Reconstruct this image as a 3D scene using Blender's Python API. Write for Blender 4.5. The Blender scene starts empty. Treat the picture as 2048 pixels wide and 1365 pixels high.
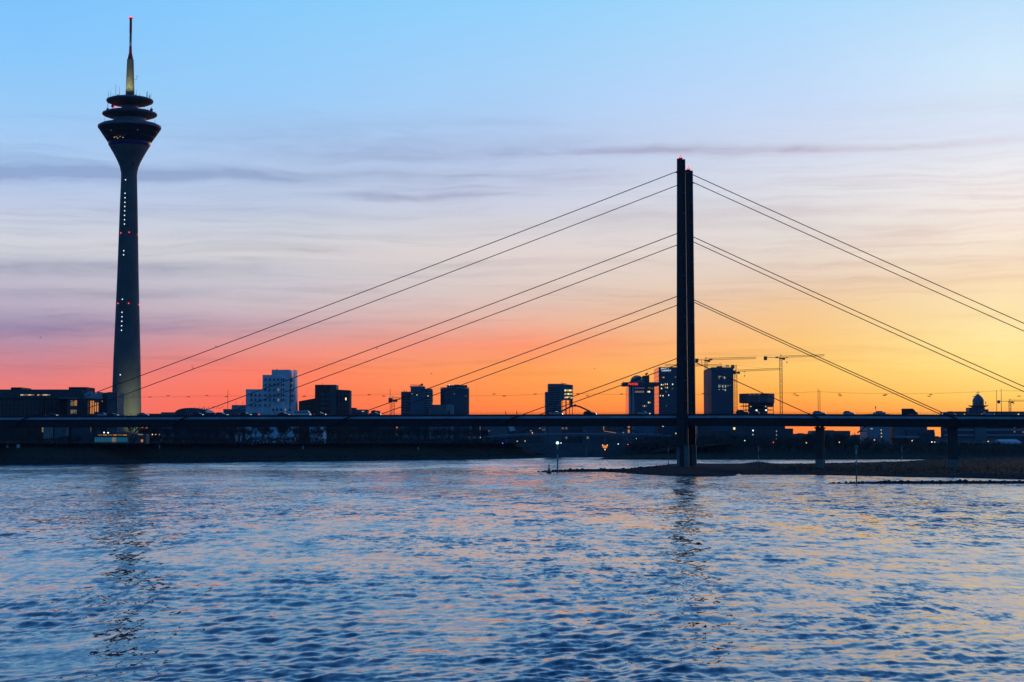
import bpy, math, random
import numpy as np
from mathutils import Vector, noise as mnoise

random.seed(7); RNG = np.random.default_rng(7)
SC = bpy.context.scene
COL = SC.collection

# ------------------------------------------------------------------ camera
FPX = 3730.0; W0, H0 = 2048.0, 1365.0; HZ = 887.0; CAMZ = 10.0
PITCH = math.atan((HZ - H0 / 2) / FPX)
cam_d = bpy.data.cameras.new('camera'); cam = bpy.data.objects.new('camera', cam_d); COL.objects.link(cam)
cam.location = (0, 0, CAMZ); cam.rotation_euler = (math.pi / 2 + PITCH, 0, 0)
cam_d.sensor_width = 36.0; cam_d.lens = 36.0 * FPX / W0
cam_d.clip_start = 0.5; cam_d.clip_end = 30000
SC.camera = cam

# ------------------------------------------------------------------ exposure
SC.view_settings.view_transform = 'Standard'; SC.view_settings.look = 'None'
SC.view_settings.exposure = 0.0; SC.view_settings.gamma = 1.0
SC.view_settings.use_curve_mapping = False
SC.cycles.max_bounces = 6; SC.cycles.use_denoising = True

def lin(c):
    return tuple((x / 255 / 12.92) if x / 255 <= 0.04045 else ((x / 255 + 0.055) / 1.055) ** 2.4 for x in c)
def elev(y):  # elevation in degrees of a row of the photograph
    return math.degrees(math.atan((HZ - y) / FPX))

# ------------------------------------------------------------------ dusk sky
SUN_AZ = 20.0      # degrees to the right of the view axis, the sun has just set there
wd = bpy.data.worlds.new('World'); SC.world = wd; wd.use_nodes = True
nt = wd.node_tree; N = nt.nodes; L = nt.links; N.clear()
def val(v):
    n = N.new('ShaderNodeValue'); n.outputs[0].default_value = v; return n.outputs[0]
def mth(op, a, b=None, c=None, clamp=False):
    n = N.new('ShaderNodeMath'); n.operation = op; n.use_clamp = clamp
    for i, x in enumerate((a, b, c)):
        if x is None: continue
        if isinstance(x, (int, float)): n.inputs[i].default_value = x
        else: L.new(x, n.inputs[i])
    return n.outputs[0]
def mixc(f, a, b, mode='MIX'):
    n = N.new('ShaderNodeMix'); n.data_type = 'RGBA'; n.blend_type = mode
    for s, x in ((0, f), (6, a), (7, b)):
        if isinstance(x, (int, float)): n.inputs[s].default_value = x
        elif isinstance(x, tuple): n.inputs[s].default_value = (*x, 1)
        else: L.new(x, n.inputs[s])
    return n.outputs[2]
def maprange(x, a, b, c=0.0, d=1.0, smooth=True):
    n = N.new('ShaderNodeMapRange'); n.interpolation_type = 'SMOOTHSTEP' if smooth else 'LINEAR'; n.clamp = True
    L.new(x, n.inputs[0])
    for i, v in enumerate((a, b, c, d)): n.inputs[i + 1].default_value = v
    return n.outputs[0]
def comb(x, y, z):
    n = N.new('ShaderNodeCombineXYZ')
    for i, v in enumerate((x, y, z)):
        if isinstance(v, (int, float)): n.inputs[i].default_value = v
        else: L.new(v, n.inputs[i])
    return n.outputs[0]
def noisef(vec, scale, detail=4, rough=0.55, dist=0.0):
    n = N.new('ShaderNodeTexNoise'); n.inputs['Scale'].default_value = scale; n.inputs['Detail'].default_value = detail
    n.inputs['Roughness'].default_value = rough; n.inputs['Distortion'].default_value = dist
    L.new(vec, n.inputs['Vector']); return n.outputs[0]
tc = N.new('ShaderNodeTexCoord'); sep = N.new('ShaderNodeSeparateXYZ'); L.new(tc.outputs['Generated'], sep.inputs[0])
DEG = 180 / math.pi
el = mth('MULTIPLY', mth('ARCSINE', sep.outputs[2]), DEG)
az = mth('MULTIPLY', mth('ARCTAN2', sep.outputs[0], sep.outputs[1]), DEG)
elp = mth('MAXIMUM', el, 0.0)
fac = mth('SQRT', mth('DIVIDE', elp, 90.0))
d0 = mth('ABSOLUTE', mth('SUBTRACT', az, SUN_AZ))
dl = mth('MINIMUM', d0, mth('SUBTRACT', 360.0, d0))      # angle away from the sun's azimuth
UP = [(17, (108, 180, 250)), (25, (70, 144, 226)), (40, (38, 104, 182)), (60, (24, 74, 140)), (90, (18, 62, 120))]
def ramp(rows, up=UP):
    n = N.new('ShaderNodeValToRGB'); n.color_ramp.interpolation = 'LINEAR'
    st = [(max(0.0, elev(y)), c) for y, c in rows] + list(up)
    st = sorted((math.sqrt(e / 90.0), c) for e, c in st)
    cr = n.color_ramp
    while len(cr.elements) < len(st): cr.elements.new(0.5)
    for i, (p, c) in enumerate(st):
        cr.elements[i].position = p; cr.elements[i].color = (*lin(c), 1)
    L.new(fac, n.inputs[0]); return n.outputs[0]
SKY = [
 (5.3, [(887,(255,158,70)),(830,(255,172,74)),(800,(255,203,96)),(740,(255,227,136)),(680,(255,234,162)),(620,(255,232,178)),(570,(254,228,188)),(500,(254,237,216)),(420,(250,240,234)),(350,(241,241,245)),(280,(224,232,248)),(150,(212,236,255)),(0,(188,224,255))]),
 (11.2,[(887,(252,118,62)),(830,(255,142,62)),(790,(255,176,74)),(740,(255,202,104)),(680,(252,200,124)),(620,(246,203,150)),(560,(239,214,190)),(500,(236,224,214)),(400,(228,228,233)),(300,(214,223,243)),(200,(198,221,252)),(0,(172,220,255))]),
 (19.6,[(887,(246,106,66)),(830,(255,124,62)),(800,(255,144,66)),(740,(255,160,84)),(690,(255,152,112)),(650,(240,178,154)),(600,(230,202,190)),(550,(228,212,206)),(500,(231,218,215)),(450,(222,219,224)),(400,(208,213,232)),(300,(190,210,243)),(200,(175,212,251)),(0,(150,212,255))]),
 (27.2,[(887,(240,98,84)),(830,(252,106,82)),(800,(255,112,82)),(740,(255,128,102)),(700,(234,146,136)),(650,(204,170,178)),(600,(212,200,206)),(560,(206,203,212)),(500,(222,219,221)),(450,(206,213,227)),(400,(194,208,233)),(300,(180,207,243)),(200,(157,208,252)),(0,(138,206,255))]),
 (34.3,[(887,(222,106,106)),(830,(238,114,106)),(780,(236,124,118)),(740,(216,132,140)),(700,(188,140,160)),(660,(180,160,190)),(620,(190,178,198)),(580,(196,190,207)),(540,(200,200,214)),(500,(215,216,224)),(450,(206,213,231)),(400,(190,206,236)),(350,(177,206,243)),(300,(170,207,248)),(200,(150,205,252)),(100,(136,201,255)),(0,(128,197,255))]),
]
RAMPS = [(d, ramp(r)) for d, r in SKY]
BACK = ramp([(887, (40, 74, 112)), (830, (42, 78, 120)), (600, (46, 92, 142)), (300, (46, 104, 162)), (0, (44, 106, 168))], [(25, (38, 98, 160)), (40, (32, 88, 150)), (60, (22, 74, 136)), (90, (18, 62, 120))])
sky = RAMPS[0][1]
for (da, _), (db, c) in zip(RAMPS, RAMPS[1:]):
    sky = mixc(maprange(dl, da, db, smooth=False), sky, c)
sky = mixc(maprange(dl, 34.3, 110.0), sky, BACK)
# streaky cloud layers, long and low over the horizon
warp = noisef(comb(mth('MULTIPLY', az, 0.16), mth('MULTIPLY', el, 0.5), 3.1), 1.0, 3)
elw = mth('ADD', el, mth('MULTIPLY', mth('SUBTRACT', warp, 0.5), 0.9))
n1 = noisef(comb(mth('MULTIPLY', az, 0.055), mth('MULTIPLY', elw, 1.0), 0.0), 1.15, 5, 0.55, 0.25)
n2 = noisef(comb(mth('MULTIPLY', az, 0.13), mth('MULTIPLY', elw, 3.2), 7.7), 1.0, 4, 0.6, 0.15)
n3 = noisef(comb(mth('MULTIPLY', az, 0.45), mth('MULTIPLY', elw, 2.2), 2.2), 1.0, 6, 0.62, 0.6)
band = mth('MULTIPLY', maprange(el, 0.4, 3.0), maprange(el, 11.5, 7.5))
cl1 = mth('MULTIPLY', maprange(n1, 0.50, 0.74), 0.46)
cl2 = mth('MULTIPLY', maprange(n2, 0.51, 0.74), 0.38)
n4 = noisef(comb(mth('MULTIPLY', az, 0.30), mth('MULTIPLY', elw, 5.0), 4.4), 1.0, 5, 0.62, 0.5)
cl3 = mth('MULTIPLY', maprange(n4, 0.50, 0.74), 0.22)
cl = mth('MULTIPLY', mth('ADD', mth('ADD', cl1, cl2), cl3), band)
STREAKS = [  # azimuth, elevation, half widths in degrees, strength
 (-15.5, elev(362), 10.5, .20, 1.2), (-6.5, elev(345), 5.0, .15, .45), (6.5, elev(297), 7.5, .14, .85), (-2.5, elev(393), 3.4, .10, .9),
 (-3.6, elev(285), 7.0, .85, .42), (-14.0, elev(545), 7.0, .26, .8), (-12.0, elev(600), 8.0, .20, .45), (-16.0, elev(652), 5.5, .34, .80), (-9.0, elev(430), 6.0, .22, .28), (0.5, elev(530), 4.0, .14, .25),
 (11.0, elev(460), 6.0, .10, .22), (4.0, elev(585), 5.0, .12, .25)]
for a0, e0, wa, we, s in STREAKS:
    ga = mth('POWER', mth('DIVIDE', mth('SUBTRACT', az, a0), wa), 2.0)
    ge = mth('POWER', mth('DIVIDE', mth('SUBTRACT', elw, e0 ), we), 2.0)
    g = mth('POWER', 2.71828, mth('MULTIPLY', mth('ADD', ga, ge), -1.0))
    cl = mth('ADD', cl, mth('MULTIPLY', g, mth('MULTIPLY', mth('MAXIMUM', mth('ADD', mth('MULTIPLY', n3, 2.4), -0.30), 0.1), s)))
cl = mth('MINIMUM', cl, 1.0)
near_sun = maprange(dl, 4.0, 30.0)
tint = mixc(near_sun, (0.80, 0.66, 0.66), (0.66, 0.68, 0.76))
sky = mixc(cl, sky, mixc(1.0, sky, tint, 'MULTIPLY'))
glow = mth('MULTIPLY', mth('MULTIPLY', maprange(noisef(comb(mth('MULTIPLY', az, 0.09), mth('MULTIPLY', elw, 2.6), 5.0), 1.0, 4, 0.6), 0.5, 0.75), maprange(el, 6.0, 2.5)), maprange(dl, 30.0, 12.0))
sky = mixc(mth('MULTIPLY', glow, 0.30), sky, mixc(1.0, sky, (1.0, 1.12, 1.25), 'MULTIPLY'))
# the physical sky with the sun at the horizon is laid faintly over it and carries on all round
st = N.new('ShaderNodeTexSky'); st.sky_type = 'NISHITA'; st.sun_disc = False
st.sun_elevation = math.radians(0.5); st.sun_rotation = math.radians(SUN_AZ)
sky = mixc(1.0, sky, mixc(1.0, st.outputs[0], (0.0018, 0.0018, 0.0018), 'MULTIPLY'), 'ADD')
sky = mixc(1.0, sky, mixc(maprange(el, 6.0, 1.5), (1.0, 1.0, 1.0), (1.08, 1.06, 1.04)), 'MULTIPLY')
bg = N.new('ShaderNodeBackground'); bg.inputs[1].default_value = 1.0; L.new(sky, bg.inputs[0])
wo = N.new('ShaderNodeOutputWorld'); L.new(bg.outputs[0], wo.inputs[0])
SC.world.cycles.sampling_method = 'MANUAL'; SC.world.cycles.sample_map_resolution = 1024

# ------------------------------------------------------------------ the last of the sun
sd = bpy.data.lights.new('sun', 'SUN'); sd.energy = 0.25; sd.angle = math.radians(3); sd.color = (1.0, 0.55, 0.28)
so = bpy.data.objects.new('sun', sd); COL.objects.link(so)
_d = Vector((math.sin(math.radians(SUN_AZ)), math.cos(math.radians(SUN_AZ)), math.tan(math.radians(1.0))))
so.rotation_euler = _d.to_track_quat('Z', 'Y').to_euler()

# ================================================================== helpers
def P(x, y, Y):
    """world point at depth Y seen at (x, y) of the 2048 px photograph"""
    u = (x - W0 / 2) / FPX; v = (H0 / 2 - y) / FPX
    dy = math.cos(PITCH) - v * math.sin(PITCH); dz = math.sin(PITCH) + v * math.cos(PITCH)
    return Vector((u * Y / dy, Y, CAMZ + dz * Y / dy))
def XX(x, Y, y=820): return P(x, y, Y).x
def ZZ(y, Y): return P(1024, y, Y).z
def S(px, Y): return px * Y / FPX
def wl(y): return CAMZ * FPX / (y - HZ)      # depth of a waterline row

MATS = {}
def mat(name, col=(0.5, 0.5, 0.5), rough=0.6, metal=0.0, var=0.25, scale=0.4, emit=None, es=0.0, spec=0.5, bump=0.0):
    if name in MATS: return MATS[name]
    m = bpy.data.materials.new(name); m.use_nodes = True; MATS[name] = m
    t = m.node_tree; b = t.nodes['Principled BSDF']
    b.inputs['Roughness'].default_value = rough; b.inputs['Metallic'].default_value = metal
    b.inputs['Specular IOR Level'].default_value = spec
    if emit:
        b.inputs['Base Color'].default_value = (*col, 1)
        b.inputs['Emission Color'].default_value = (*emit, 1); b.inputs['Emission Strength'].default_value = es
        return m
    if var > 0:
        co = t.nodes.new('ShaderNodeTexCoord'); no = t.nodes.new('ShaderNodeTexNoise')
        no.inputs['Scale'].default_value = scale; no.inputs['Detail'].default_value = 5; no.inputs['Roughness'].default_value = 0.62
        t.links.new(co.outputs['Object'], no.inputs['Vector'])
        mr = t.nodes.new('ShaderNodeMapRange'); mr.inputs[1].default_value = 0.3; mr.inputs[2].default_value = 0.7
        mr.inputs[3].default_value = 1 - var; mr.inputs[4].default_value = 1 + var
        t.links.new(no.outputs[0], mr.inputs[0])
        mx = t.nodes.new('ShaderNodeMix'); mx.data_type = 'RGBA'; mx.blend_type = 'MULTIPLY'; mx.inputs[0].default_value = 1
        mx.inputs[6].default_value = (*col, 1); t.links.new(mr.outputs[0], mx.inputs[7]); t.links.new(mx.outputs[2], b.inputs['Base Color'])
        if bump > 0:
            bp = t.nodes.new('ShaderNodeBump'); bp.inputs['Strength'].default_value = bump
            t.links.new(no.outputs[0], bp.inputs['Height']); t.links.new(bp.outputs[0], b.inputs['Normal'])
    else: b.inputs['Base Color'].default_value = (*col, 1)
    return m
def M(n): return MATS[n]
mat('concrete', (0.30, 0.29, 0.27), 0.8, var=0.2, scale=0.25)
mat('concrete_dark', (0.17, 0.17, 0.17), 0.85, var=0.25, scale=0.3)
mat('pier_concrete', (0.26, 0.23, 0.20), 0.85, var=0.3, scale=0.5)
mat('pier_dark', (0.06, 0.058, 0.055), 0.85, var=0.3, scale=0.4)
mat('bridge_steel', (0.022, 0.016, 0.018), 0.65, var=0.3, scale=0.2)
mat('pylon_steel', (0.020, 0.024, 0.030), 0.6, var=0.3, scale=0.15)
mat('fascia_paint', (0.46, 0.50, 0.53), 0.55, var=0.3, scale=0.15)
mat('asphalt', (0.05, 0.05, 0.05), 0.9)
mat('cable_steel', (0.03, 0.03, 0.035), 0.6, var=0)
mat('dark_metal', (0.035, 0.035, 0.04), 0.5, var=0)
mat('grey_metal', (0.18, 0.19, 0.20), 0.45, metal=0.3, var=0.15)
mat('white_render', (0.78, 0.80, 0.80), 0.75, var=0.12, scale=0.15)
mat('red_brick', (0.13, 0.055, 0.045), 0.85, var=0.35, scale=0.6)
mat('grey_clad', (0.16, 0.17, 0.19), 0.5, var=0.2, scale=0.3)
mat('pale_clad', (0.34, 0.36, 0.38), 0.6, var=0.2, scale=0.3)
mat('dark_clad', (0.07, 0.075, 0.085), 0.55, var=0.25, scale=0.3)
mat('brown_clad', (0.16, 0.11, 0.10), 0.7, var=0.2, scale=0.3)
mat('roof', (0.045, 0.042, 0.042), 0.85, spec=0.2)
mat('bronze_clad', (0.055, 0.042, 0.035), 0.7, var=0.25, spec=0.2)
mat('glass_dark', (0.02, 0.03, 0.04), 0.06, var=0, spec=0.6)
mat('glass_blue', (0.02, 0.13, 0.22), 0.05, var=0, spec=0.9)
mat('glass_teal', (0.02, 0.075, 0.10), 0.08, var=0, spec=0.8)
mat('mirror_glass', (0.45, 0.47, 0.5), 0.04, metal=0.9, var=0)
mat('vault_glass', (0.05, 0.08, 0.09), 0.45, var=0)
mat('window_dark', (0.025, 0.03, 0.035), 0.1, var=0, spec=0.6)
mat('window_blue', (0.07, 0.09, 0.11), 0.15, var=0, spec=0.6)
mat('window_grey', (0.13, 0.15, 0.17), 0.2, var=0, spec=0.6)
mat('lit_warm', (0.5, 0.4, 0.2), 0.5, emit=(1.0, 0.62, 0.22), es=0.75)
mat('lit_orange', (0.5, 0.3, 0.15), 0.5, emit=(1.0, 0.36, 0.08), es=0.55)
mat('lit_yellow', (0.5, 0.5, 0.3), 0.5, emit=(1.0, 0.85, 0.32), es=1.4)
mat('lit_dim', (0.3, 0.25, 0.18), 0.5, emit=(0.8, 0.55, 0.25), es=0.22)
mat('lit_pale', (0.5, 0.5, 0.45), 0.5, emit=(0.75, 0.85, 0.6), es=0.5)
mat('lit_cyan', (0.1, 0.3, 0.35), 0.5, emit=(0.05, 0.42, 0.55), es=0.13)
mat('lit_violet', (0.1, 0.08, 0.2), 0.5, emit=(0.18, 0.12, 0.5), es=0.35)
mat('lamp_white', (0.9, 0.9, 0.9), 0.4, emit=(0.85, 0.95, 1.0), es=3.0)
mat('lamp_warm', (0.9, 0.7, 0.4), 0.4, emit=(1.0, 0.5, 0.12), es=2.2)
mat('lamp_green', (0.6, 0.9, 0.7), 0.4, emit=(0.7, 1.0, 0.75), es=1.6)
mat('lamp_red', (0.9, 0.1, 0.1), 0.4, emit=(1.0, 0.05, 0.04), es=2.6)
mat('lamp_blue', (0.1, 0.1, 0.9), 0.4, emit=(0.08, 0.12, 1.0), es=3.0)
mat('sign_white', (0.9, 0.9, 0.9), 0.4, emit=(0.8, 0.95, 1.0), es=1.3)
mat('sign_red', (0.9, 0.1, 0.1), 0.4, emit=(1.0, 0.06, 0.03), es=1.6)
mat('signal_red', (0.45, 0.03, 0.02), 0.5, var=0.1)
mat('signal_white', (0.6, 0.62, 0.65), 0.5, var=0.1)
mat('signal_green', (0.01, 0.16, 0.09), 0.5, var=0.1)
mat('crane_paint', (0.50, 0.20, 0.05), 0.55, var=0.15)
mat('bark', (0.045, 0.035, 0.028), 0.9, var=0.3, scale=2)
mat('twig', (0.05, 0.045, 0.035), 0.9, var=0)
mat('rubber', (0.015, 0.015, 0.015), 0.8, var=0)
mat('stone', (0.07, 0.068, 0.065), 0.9, var=0.4, scale=1.5, bump=0.3)
mat('cloth_dark', (0.03, 0.03, 0.04), 0.9, var=0)
mat('skin', (0.35, 0.22, 0.16), 0.6, var=0)

class MB:
    def __init__(s): s.v = []; s.f = []
    def add(s, vs, fs):
        o = len(s.v); s.v += [tuple(p) for p in vs]; s.f += [tuple(i + o for i in q) for q in fs]; return s
    def box(s, x0, x1, y0, y1, z0, z1, t=0.0):
        vs = [(x0, y0, z0), (x1, y0, z0), (x1, y1, z0), (x0, y1, z0), (x0 + t, y0 + t, z1), (x1 - t, y0 + t, z1), (x1 - t, y1 - t, z1), (x0 + t, y1 - t, z1)]
        return s.add(vs, [(0, 3, 2, 1), (4, 5, 6, 7), (0, 1, 5, 4), (1, 2, 6, 5), (2, 3, 7, 6), (3, 0, 4, 7)])
    def bar(s, p, q, r0, r1=None, n=6):
        r1 = r0 if r1 is None else r1
        p = Vector(p); q = Vector(q); d = q - p
        if d.length < 1e-6: return s
        d.normalize(); a = d.cross(Vector((0, 0, 1)) if abs(d.z) < 0.9 else Vector((1, 0, 0))).normalized(); b = d.cross(a)
        vs = []
        for c, r in ((p, r0), (q, r1)):
            for i in range(n):
                t = 2 * math.pi * i / n + math.pi / n; vs.append(c + a * (r * math.cos(t)) + b * (r * math.sin(t)))
        fs = [(i, (i + 1) % n, n + (i + 1) % n, n + i) for i in range(n)] + [tuple(range(n))[::-1], tuple(range(n, 2 * n))]
        return s.add(vs, fs)
    def lathe(s, prof, n=48, cx=0, cy=0, cap=True):
        vs = []
        for r, z in prof:
            for i in range(n):
                t = 2 * math.pi * i / n; vs.append((cx + r * math.cos(t), cy + r * math.sin(t), z))
        fs = []
        for k in range(len(prof) - 1):
            for i in range(n):
                fs.append((k * n + i, k * n + (i + 1) % n, (k + 1) * n + (i + 1) % n, (k + 1) * n + i))
        if cap: fs += [tuple(range(n))[::-1], tuple(range((len(prof) - 1) * n, len(prof) * n))]
        return s.add(vs, fs)
    def prism(s, poly, z0, z1, top=None):
        n = len(poly); top = top or [z1] * n
        vs = [(x, y, z0) for x, y in poly] + [(x, y, t) for (x, y), t in zip(poly, top)]
        return s.add(vs, [(i, (i + 1) % n, n + (i + 1) % n, n + i) for i in range(n)] + [tuple(range(n))[::-1], tuple(range(n, 2 * n))])
    def xprism(s, prof, x0, x1):           # polygon in (y, z) swept along x
        n = len(prof); vs = [(x0, y, z) for y, z in prof] + [(x1, y, z) for y, z in prof]
        return s.add(vs, [(i, (i + 1) % n, n + (i + 1) % n, n + i) for i in range(n)] + [tuple(range(n))[::-1], tuple(range(n, 2 * n))])
    def yprism(s, prof, y0, y1):           # polygon in (x, z) swept along y
        n = len(prof); vs = [(x, y0, z) for x, z in prof] + [(x, y1, z) for x, z in prof]
        return s.add(vs, [(i, (i + 1) % n, n + (i + 1) % n, n + i) for i in range(n)] + [tuple(range(n))[::-1], tuple(range(n, 2 * n))])
    def ball(s, c, r, n=10, m=6, sz=1.0):
        prof = [(max(0.001, r * math.sin(math.pi * k / m)), c[2] - r * sz * math.cos(math.pi * k / m)) for k in range(m + 1)]
        return s.lathe(prof, n, c[0], c[1])
    def mesh(s, name, m, smooth=False):
        me = bpy.data.meshes.new(name); me.from_pydata(s.v, [], s.f); me.materials.append(M(m) if isinstance(m, str) else m)
        import bmesh
        bm = bmesh.new(); bm.from_mesh(me); bmesh.ops.recalc_face_normals(bm, faces=bm.faces); bm.to_mesh(me); bm.free()
        if smooth:
            me.polygons.foreach_set('use_smooth', [True] * len(me.polygons))
            me.set_sharp_from_angle(angle=math.radians(35))
        return me
    def build(s, name, m, parent=None, smooth=False, loc=(0, 0, 0)):
        return put(name, s.mesh(name, m, smooth), parent, loc)
def put(name, me, parent=None, loc=(0, 0, 0), rz=0.0, sc=None):
    o = bpy.data.objects.new(name, me); COL.objects.link(o); o.parent = parent; o.location = loc
    if rz: o.rotation_euler = (0, 0, rz)
    if sc: o.scale = sc
    return o
def tag(o, label, cat=None, group=None, kind=None):
    if label: o['label'] = label
    if cat: o['category'] = cat
    if group: o['group'] = group
    if kind: o['kind'] = kind
    return o
def thing(name, label, cat, loc=(0, 0, 0), rz=0.0, group=None):
    o = bpy.data.objects.new(name, None); COL.objects.link(o); o.location = loc; o.rotation_euler = (0, 0, rz)
    o.empty_display_size = 0.5
    return tag(o, label, cat, group)
def copy_tree(o, parent=None):
    c = o.copy(); COL.objects.link(c); c.parent = parent
    for ch in list(o.children): copy_tree(ch, c)
    return c
SHARED = {}
def boxmesh(w, d, h, m):
    """shared box: centred in x, back at y=0 (proud towards -y), bottom at z=0"""
    k = (round(w, 2), round(d, 2), round(h, 2), m)
    if k not in SHARED: SHARED[k] = MB().box(-w / 2, w / 2, -d, 0, 0, h).mesh('pane', m)
    return SHARED[k]

# ================================================================== the setting
PLATEAU = 9.8; HAZE = 0.00003
exec_ground = MB().add([(-1680, -500, -6), (1680, -500, -6), (1680, 2200, -6), (-1680, 2200, -6)], [(0, 1, 2, 3)])
mat('earth', (0.05, 0.048, 0.04), 0.95, scale=0.05)
tag(exec_ground.build('ground', 'earth'), 'dark earth under the river and the city', kind='structure')

# ---- river
def river():
    ys = [-480.0, -120.0, -20.0, 20.0, 45.0, 60.0]
    y = 68.0
    while y < 520: ys.append(y); y += max(0.17, y * y / 37300 * 1.08)
    while y < 2150: ys.append(y); y += y * 0.06
    ys = np.array(ys)
    us = np.concatenate([[-1.2, -0.9, -0.7, -0.5, -0.42], np.linspace(-0.34, 0.34, 760), [0.42, 0.5, 0.7, 0.9, 1.2]])
    Yg, Ug = np.meshgrid(ys, us, indexing='ij')
    Xg = Ug * np.where(np.abs(Ug) > 0.341, np.sqrt(Yg ** 2 + 30 ** 2) * 0 + 1380.0, np.sqrt(Yg ** 2 + 30 ** 2)) * np.where(np.abs(Ug) > 0.341, 1.0, 1.0)
    dy = np.gradient(ys)[:, None]; dx = (np.gradient(us)[None, :]) * np.sqrt(Yg ** 2 + 900)
    # patches of rough and slack water
    def vn(sx, sy, seed):
        r = np.random.default_rng(seed); out = np.zeros_like(Xg)
        for k in range(14):
            a = r.uniform(0, 2 * np.pi); f = r.uniform(0.6, 1.6)
            out += np.sin((Xg / sx * np.cos(a) + Yg / sy * np.sin(a)) * f + r.uniform(0, 6.28))
        return out / np.sqrt(7.0)
    patch = 0.64 + 0.40 * np.tanh(vn(9, 17, 3) * 1.2) + 0.24 * vn(3.2, 6.0, 4)
    patch = np.clip(patch, 0.15, 1.12)
    Z = np.zeros_like(Xg)
    r = np.random.default_rng(11)
    lams = np.geomspace(0.4, 8.0, 72)
    for lam in lams:
        th = r.normal(0.25, 1.0) + math.pi / 2
        k = 2 * np.pi / lam; kx = k * np.cos(th); ky = k * np.sin(th)
        amp = WAVE * lam / (2 * np.pi) * (1.2 if lam < 1.8 else 0.50)
        att = np.exp(-(np.abs(ky) * dy / 1.5) ** 4) * np.exp(-(np.abs(kx) * dx / 1.5) ** 4)
        ph = kx * Xg + ky * Yg + r.uniform(0, 6.28) + 0.9 * vn(lam * 1.6, lam * 2.0, int(lam * 1000))
        s = np.sin(ph)
        Z += amp * att * (s + 0.5 * (s * s - 0.5)) * patch
    fade = np.clip((520 - Yg) / 120, 0, 1) * np.clip((Yg - 60) / 10, 0, 1) * (np.abs(Ug) < 0.335)
    Z *= fade
    nr, nc = Xg.shape
    co = np.stack([Xg, Yg, Z], -1).reshape(-1, 3).astype(np.float32)
    idx = np.arange(nr * nc).reshape(nr, nc)
    q = np.stack([idx[:-1, :-1], idx[:-1, 1:], idx[1:, 1:], idx[1:, :-1]], -1).reshape(-1, 4).astype(np.int32)
    me = bpy.data.meshes.new('river'); me.vertices.add(len(co)); me.vertices.foreach_set('co', co.ravel())
    me.loops.add(q.size); me.loops.foreach_set('vertex_index', q.ravel())
    me.polygons.add(len(q)); me.polygons.foreach_set('loop_start', np.arange(0, q.size, 4, dtype=np.int32))
    me.polygons.foreach_set('loop_total', np.full(len(q), 4, dtype=np.int32))
    me.polygons.foreach_set('use_smooth', np.ones(len(q), dtype=bool)); me.update(); me.validate()
    m = bpy.data.materials.new('river_water'); m.use_nodes = True; t = m.node_tree; b = t.nodes['Principled BSDF']
    b.inputs['Base Color'].default_value = (0.010, 0.036, 0.078, 1); b.inputs['Roughness'].default_value = 0.2; b.inputs['IOR'].default_value = 1.40
    co_ = t.nodes.new('ShaderNodeTexCoord'); ge = t.nodes.new('ShaderNodeNewGeometry')
    def vm(op, a, b_=None, sc=None):
        n = t.nodes.new('ShaderNodeVectorMath'); n.operation = op
        for i, x in enumerate((a, b_)):
            if x is None: continue
            if isinstance(x, tuple): n.inputs[i].default_value = x
            else: t.links.new(x, n.inputs[i])
        if sc is not None:
            if isinstance(sc, float): n.inputs['Scale'].default_value = sc
            else: t.links.new(sc, n.inputs['Scale'])
        return n.outputs[0]
    def nz(scale, detail, stretch):
        n = t.nodes.new('ShaderNodeTexNoise'); n.inputs['Scale'].default_value = scale; n.inputs['Detail'].default_value = detail; n.inputs['Roughness'].default_value = 0.6
        t.links.new(vm('MULTIPLY', co_.outputs['Object'], stretch), n.inputs['Vector']); return n
    # fine ripples and, far off, waves: slopes from noise, stronger in rough patches
    pat = nz(0.022, 3, (1.0, 0.45, 1.0))
    mr = t.nodes.new('ShaderNodeMapRange'); mr.inputs[1].default_value = 0.40; mr.inputs[2].default_value = 0.62; mr.inputs[3].default_value = 0.30; mr.inputs[4].default_value = 1.15
    t.links.new(pat.outputs[0], mr.inputs[0])
    sp = t.nodes.new('ShaderNodeSeparateXYZ'); t.links.new(co_.outputs['Object'], sp.inputs[0])
    far = t.nodes.new('ShaderNodeMapRange'); far.inputs[1].default_value = 95; far.inputs[2].default_value = 280; far.inputs[3].default_value = RIP_NEAR; far.inputs[4].default_value = RIP_FAR
    t.links.new(sp.outputs[1], far.inputs[0])
    rg = t.nodes.new('ShaderNodeMapRange'); rg.inputs[1].default_value = 90; rg.inputs[2].default_value = 420; rg.inputs[3].default_value = ROUGH_NEAR; rg.inputs[4].default_value = ROUGH_FAR
    t.links.new(sp.outputs[1], rg.inputs[0]); t.links.new(rg.outputs[0], b.inputs['Roughness'])
    na = nz(1.5, 2, (1.0, 0.32, 1.0)); nb = nz(0.45, 3, (1.0, 0.36, 1.0))
    a = vm('SUBTRACT', na.outputs['Color'], (0.5, 0.5, 0.5)); bb = vm('SUBTRACT', nb.outputs['Color'], (0.5, 0.5, 0.5))
    nc_ = nz(4.2, 2, (1.0, 0.45, 1.0)); nd_ = nz(0.13, 2, (1.0, 0.55, 1.0)); bb = vm('ADD', bb, vm('SCALE', vm('SUBTRACT', nd_.outputs['Color'], (0.5, 0.5, 0.5)), None, 0.7)); sl = vm('ADD', vm('ADD', a, bb), vm('SCALE', vm('SUBTRACT', nc_.outputs['Color'], (0.5, 0.5, 0.5)), None, 0.55))
    mu = t.nodes.new('ShaderNodeMath'); mu.operation = 'MULTIPLY'; t.links.new(mr.outputs[0], mu.inputs[0]); t.links.new(far.outputs[0], mu.inputs[1])
    sl = vm('SCALE', vm('MULTIPLY', sl, (1, 1, 0)), None, mu.outputs[0])
    # wind waves are steeper on the side that faces the near bank
    sl = vm('ADD', sl, vm('SCALE', (0.0, -0.090, 0.0), None, far.outputs[0]))
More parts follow.
